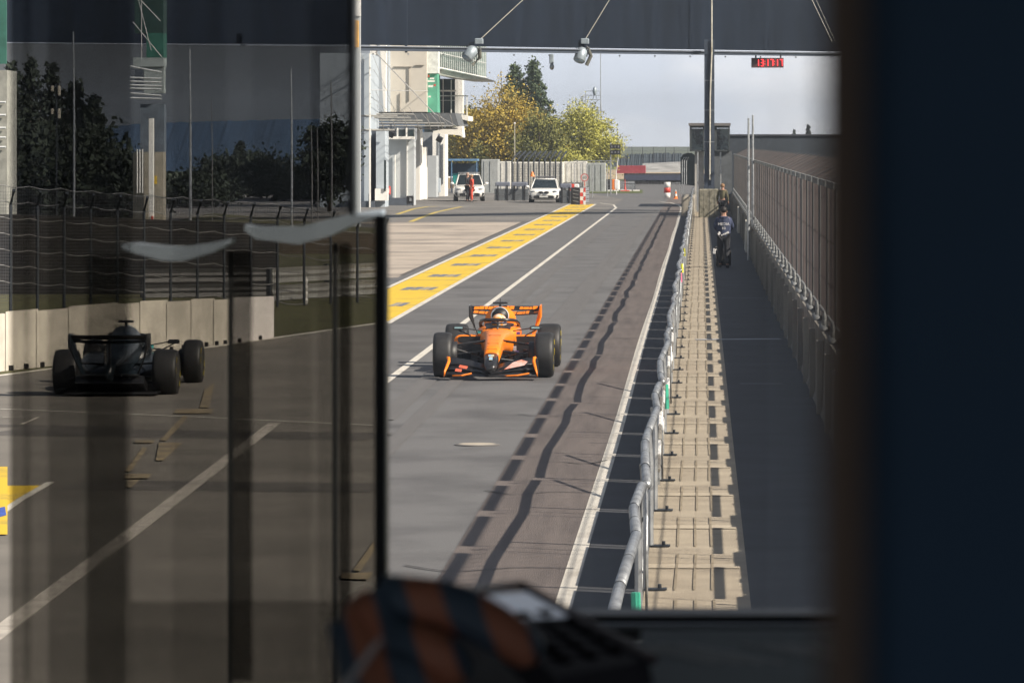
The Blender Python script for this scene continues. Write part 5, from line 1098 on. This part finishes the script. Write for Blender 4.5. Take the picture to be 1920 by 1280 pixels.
# left sash with dimmed glass standing in for a reflecting pane
sw = thing('window_sash', 'smoked glass window sash standing in for a reflecting pane over the left third of the view', 'window', (P(360, 0, YF).x, YF, H))  # absorbing glass added to give the dimness of a window reflection
def sbx(name, m, px0, px1, py0, py1, dy, dp, par=sw):
    A, B = P(px0, py1, YF)-Vector(sw.location), P(px1, py0, YF)-Vector(sw.location); mb = MB(); mb.box(((A.x+B.x)/2, dy+dp/2, (A.z+B.z)/2), (B.x-A.x, dp, B.z-A.z)); return mb.build(name, m, par)
sbx('upper_stile', frame_m, 652, 664, -200, 402, 0, .03); sbx('lower_stile', mat('stile_black', (.012, .014, .018), .6), 702, 723, 403, 1300, 0, .03)
sbx('pane', dimmed('dimmed_glass', .30, .008, (.49, .5, .515)), 14, 651, -200, 402, .01, .008); sbx('pane', dimmed('dimmed_glass_brown', .27, .008, (.508, .5, .482)), 14, 701, 402.5, 1300, .01, .008)
def dimming(px0, px1, py0, py1, T, k, lab='dimming_strip'): sbx(lab, dimmed('dimming_%d' % k, T, .003), px0, px1, py0, py1, .024+.006*k, .003)  # absorbing strips put the darker columns of the reflection into the glass
dimming(80, 238, -200, 1300, .62, 0); dimming(150, 226, 480, 1300, .42, 1); dimming(575, 651, -200, 402, .6, 2); dimming(585, 616, 480, 1300, .72, 3); dimming(225, 700, 1140, 1300, .55, 4); dimming(306, 700, -200, 1300, .84, 5) if False else None  # the strip along the bottom puts in the shadow at the reflection's foot
dimming(306, 408, -200, 1300, .82, 5); dimming(456, 574, -200, 1300, .88, 6); dimming(14, 30, -200, 1300, .7, 7)
dimming(412, 452, 474, 1300, .22, 8, 'dimming_bar'); dimming(616, 641, 462, 1300, .2, 9, 'dimming_bar'); dimming(520, 560, 600, 1300, .9, 10)
# made-up pale boards on uprights, standing in for blurred pale reflections
def dust(px0, px1, py0, py1, d, k):
    m = bpy.data.materials.new('dust_%d' % k); m.use_nodes = True; t = m.node_tree; t.nodes.remove(t.nodes['Principled BSDF']); v = t.nodes.new('ShaderNodeVolumeScatter'); v.inputs['Color'].default_value = (.8, .9, 1, 1); v.inputs['Density'].default_value = d/.004
    t.links.new(v.outputs[0], t.nodes['Material Output'].inputs['Volume']); return sbx('dust_film', m, px0, px1, py0, py1, .012+.006*k, .004, dg_)
dg_ = thing('window_pane', 'dusty clear window pane between the sash and the jamb', 'window', tuple(sw.location))
dust(724.5, 1800, -200, 1154, .085, 0); dust(1440, 1800, -200, 1154, .05, 1); dust(1060, 1110, -200, 1154, .03, 2); dust(1235, 1275, -200, 1154, .03, 2); dust(860, 890, -200, 1154, .02, 2)
dust(724.5, 1800, 1040, 1154, .09, 3); dust(1380, 1800, 960, 1154, .035, 4)
def glare(label, pts, Y, ups, th):  # solid boards shaped after pale light reflected in the window
    c = P(sum(p[0] for p in pts)/len(pts), sum(p[1] for p in pts)/len(pts), Y); t = thing('glare', label, 'glare', tuple(c), 0, 'pale boards built for reflections behind the dark glass')
    mb = MB(); mb.smooth = True; n_ = len(pts)
    top = [P(a, b-th*.5, Y)-c for a, b in pts]; bot = [P(a, b+th*(.0 if k in (0, n_-1) else .6 if k in (1, n_-2) else 1.1), Y)-c for k, (a, b) in enumerate(pts)]
    mb.smooth = False; o_ = Vector((0, .05, 0))
    mb.add([*bot, *top, *[v+o_ for v in bot], *[v+o_ for v in top]], [f for k in range(n_-1) for f in ((k, k+1, n_+k+1, n_+k), (n_+k, n_+k+1, 3*n_+k+1, 3*n_+k), (2*n_+k+1, 2*n_+k, 3*n_+k, 3*n_+k+1), (k+1, k, 2*n_+k, 2*n_+k+1))]+[(0, n_, 3*n_, 2*n_), (n_-1, 2*n_-1+0, 4*n_-1, 3*n_-1)])
    fixn(mb.build('board', mat('glare_pale', (.40, .47, .56), .7), t))
    for (a, b, y0) in ups: mb = MB(); q0 = P((a+b)/2, y0, Y+.03)-c; q1 = Vector((q0.x, q0.y, -c.z)); mb.box((q0+q1)/2, ((b-a)*Y/F, .012, (q0-q1).length)); mb.build('upright', mat('upright_black', (.03, .032, .036), .8), t)
glare('small pale rounded glare, lower left of two reflections built as solid boards', [(228, 466), (250, 464), (300, 470), (340, 472), (400, 463), (432, 456)], 4.7, (), 16)
glare('larger pale rounded glare reaching the window edge, upper of two reflections built as solid boards', [(458, 432), (480, 436), (560, 436), (620, 420), (660, 410), (716, 404)], 4.7, ((428, 436, 470), (624, 632, 455)), 20)
# desk, mat, phone, hand, pen
dz = 3.46
dk = MB(); dk.rbox((.03, 1.75, dz-.02), (.37, .86, .04), .005); tag(dk.build('desk', mat('desk_dark', (.02, .022, .026), .9, spec=.1)), 'dark desk top along the bottom of the window', 'desk')
mt = thing('ribbed_mat', 'grey ribbed mat on the desk below the window frame', 'mat', (.0, 2.1, dz)); mb = MB(); a = P(1200, 0, 2.1).x; mb.box(((a+.2)/2, -.07, .0035), (.2-a, .26, .006)); mb.build('base', mat('mat_grey', (.34, .40, .44), .9, spec=.1), mt)
mb = MB()
for i in range(16):
    x = a+.012+i*.010
    if i % 6 < 4: mb.box((x, -.05, .0070), (.003, .09, .0008), .55)
mb.build('rib', mat('mat_rib', (.75, .78, .8), .8, spec=.1), mt)
ph = thing('desk_phone', 'dark desk phone with pale screen and rows of keys', 'telephone', tuple(P(1080, 1200, 1.95)))
pc = Vector(ph.location)
A, B, C_, D = P(872, 1112, 1.98), P(978, 1104, 2.08), P(1226, 1240, 1.92), P(1040, 1272, 1.80)
def pq(u, v, up=0): return (A*(1-u)*(1-v)+B*u*(1-v)+C_*u*v+D*(1-u)*v)-pc+Vector((0, 0, up))     # u across, v down the phone
mb = MB(); mb.hexa([pq(0, 0, -.014), pq(0, 1, -.014), pq(1, 1, -.010), pq(1, 0, -.014)], [pq(.02, .02), pq(.02, .98), pq(.98, .98), pq(.98, .02)]); fixn(mb.build('body', mat('phone_body', (.045, .045, .065), .9, spec=.08), ph))
mb = MB(); mb.hexa([pq(.08, .07, .0002), pq(.08, .40, .0002), pq(.93, .40, .0002), pq(.93, .07, .0002)], [pq(.08, .07, .0012), pq(.08, .40, .0012), pq(.93, .40, .0012), pq(.93, .07, .0012)]); fixn(mb.build('screen', emis('phone_screen', (.50, .56, .68), .13), ph))
for i in range(2): mb = MB(); mb.smooth = True; mb.ell(pq(.35+.3*i, .37, .002), (.0042, .0042, .002), 12, 6); mb.build('button', black, ph)
for r_ in range(4):
    for c_ in range(3): mb = MB(); mb.smooth = True; mb.ell(pq(.22+.27*c_, .50+.115*r_, .0008), (.0052, .0048, .0022), 12, 6); mb.build('key', mat('key_dark', (.008, .008, .012), .9, spec=.05), ph)
mb = MB(); mb.tube([A-pc+Vector((0, 0, .001)), B-pc+Vector((0, 0, .002)), C_-pc+Vector((0, 0, .001))], .0022, 8); mb.build('rim', mat('phone_rim', (.13, .08, .09), .5), ph)
# hand
hm_ = bpy.data.materials.new('hand_light_bands'); hm_.use_nodes = True; t_ = hm_.node_tree; b_ = t_.nodes['Principled BSDF']; b_.inputs['Roughness'].default_value = .6
tcn = t_.nodes.new('ShaderNodeTexCoord'); mpn = t_.nodes.new('ShaderNodeMapping'); mpn.inputs['Rotation'].default_value = (0, .35, 0); wv = t_.nodes.new('ShaderNodeTexWave'); wv.bands_direction = 'X'; wv.inputs['Scale'].default_value = 12.5; wv.inputs['Distortion'].default_value = 1.0; wv.inputs['Phase Offset'].default_value = 1.2
rp = t_.nodes.new('ShaderNodeValToRGB'); rp.color_ramp.elements[0].position = .40; rp.color_ramp.elements[0].color = (.10, .15, .22, 1); rp.color_ramp.elements[1].position = .6; rp.color_ramp.elements[1].color = (.60, .24, .15, 1)  # slate and brown bands paint reflected light into the hand colour
t_.links.new(tcn.outputs['Object'], mpn.inputs[0]); t_.links.new(mpn.outputs[0], wv.inputs[0]); t_.links.new(wv.outputs['Fac'], rp.inputs[0]); t_.links.new(rp.outputs[0], b_.inputs['Base Color'])
HY = 1.7; hc = P(800, 1230, HY)
hnd = thing('person', 'blurred hand holding a pen, reflected light put into its colour as bands', 'person', tuple(hc))
def hp(px, py, dy=0): return P(px, py, HY+dy)-hc
u = HY/F
Vh = [hp(700, 1330), hp(700, 1260), hp(705, 1185, .01),            # forearm, palm, knuckle heel
      hp(740, 1130), hp(840, 1132), hp(935, 1180), hp(1015, 1236),   # index finger over the phone
      hp(775, 1210, -.02), hp(840, 1235, -.025), hp(880, 1275, -.02),  # middle finger
      hp(760, 1262, -.03), hp(810, 1300, -.03), hp(830, 1340, -.02),   # ring finger
      hp(740, 1300, -.035), hp(765, 1340, -.035),                    # little finger
      hp(672, 1200, -.01), hp(668, 1150, .0), hp(700, 1118, .01)]      # thumb
Eh = [(0, 1), (1, 2), (2, 3), (3, 4), (4, 5), (5, 6), (2, 7), (7, 8), (8, 9), (1, 10), (10, 11), (11, 12), (1, 13), (13, 14), (1, 15), (15, 16), (16, 17)]
Rh = [95, 100, 85, 68, 58, 54, 40, 58, 52, 40, 50, 46, 38, 44, 34, 42, 36, 26]
skin('hand', Vh, Eh, [r*u*.92 for r in Rh], hm_, hnd, 1, 2)
pn = thing('pen', 'thin pale pen held by the blurred hand at the bottom', 'pen', tuple(P(680, 1240, 1.55)))
a = P(715, 1196, 1.55)-Vector(pn.location); b = P(630, 1310, 1.55)-Vector(pn.location)
mb = MB(); mb.smooth = True; mb.tube([a, a+(b-a)*.1, b], [.0005, .0012, .0016], 8); mb.build('barrel', mat('pen_pale', (.7, .68, .7), .4), pn)

# ------------------------------------------------------------------ air
hz = MB(); hz.box((0, 1200, 14), (1990, 2700, 32)); o = hz.build('haze', None); o['kind'] = 'stuff'
hm = bpy.data.materials.new('haze'); hm.use_nodes = True; t_ = hm.node_tree; t_.nodes.remove(t_.nodes['Principled BSDF']); v = t_.nodes.new('ShaderNodeVolumePrincipled'); v.inputs['Color'].default_value = (.85, .92, 1, 1); v.inputs['Density'].default_value = .00028; v.inputs['Anisotropy'].default_value = .5
t_.links.new(v.outputs[0], t_.nodes['Material Output'].inputs['Volume']); o.data.materials.clear(); o.data.materials.append(hm)
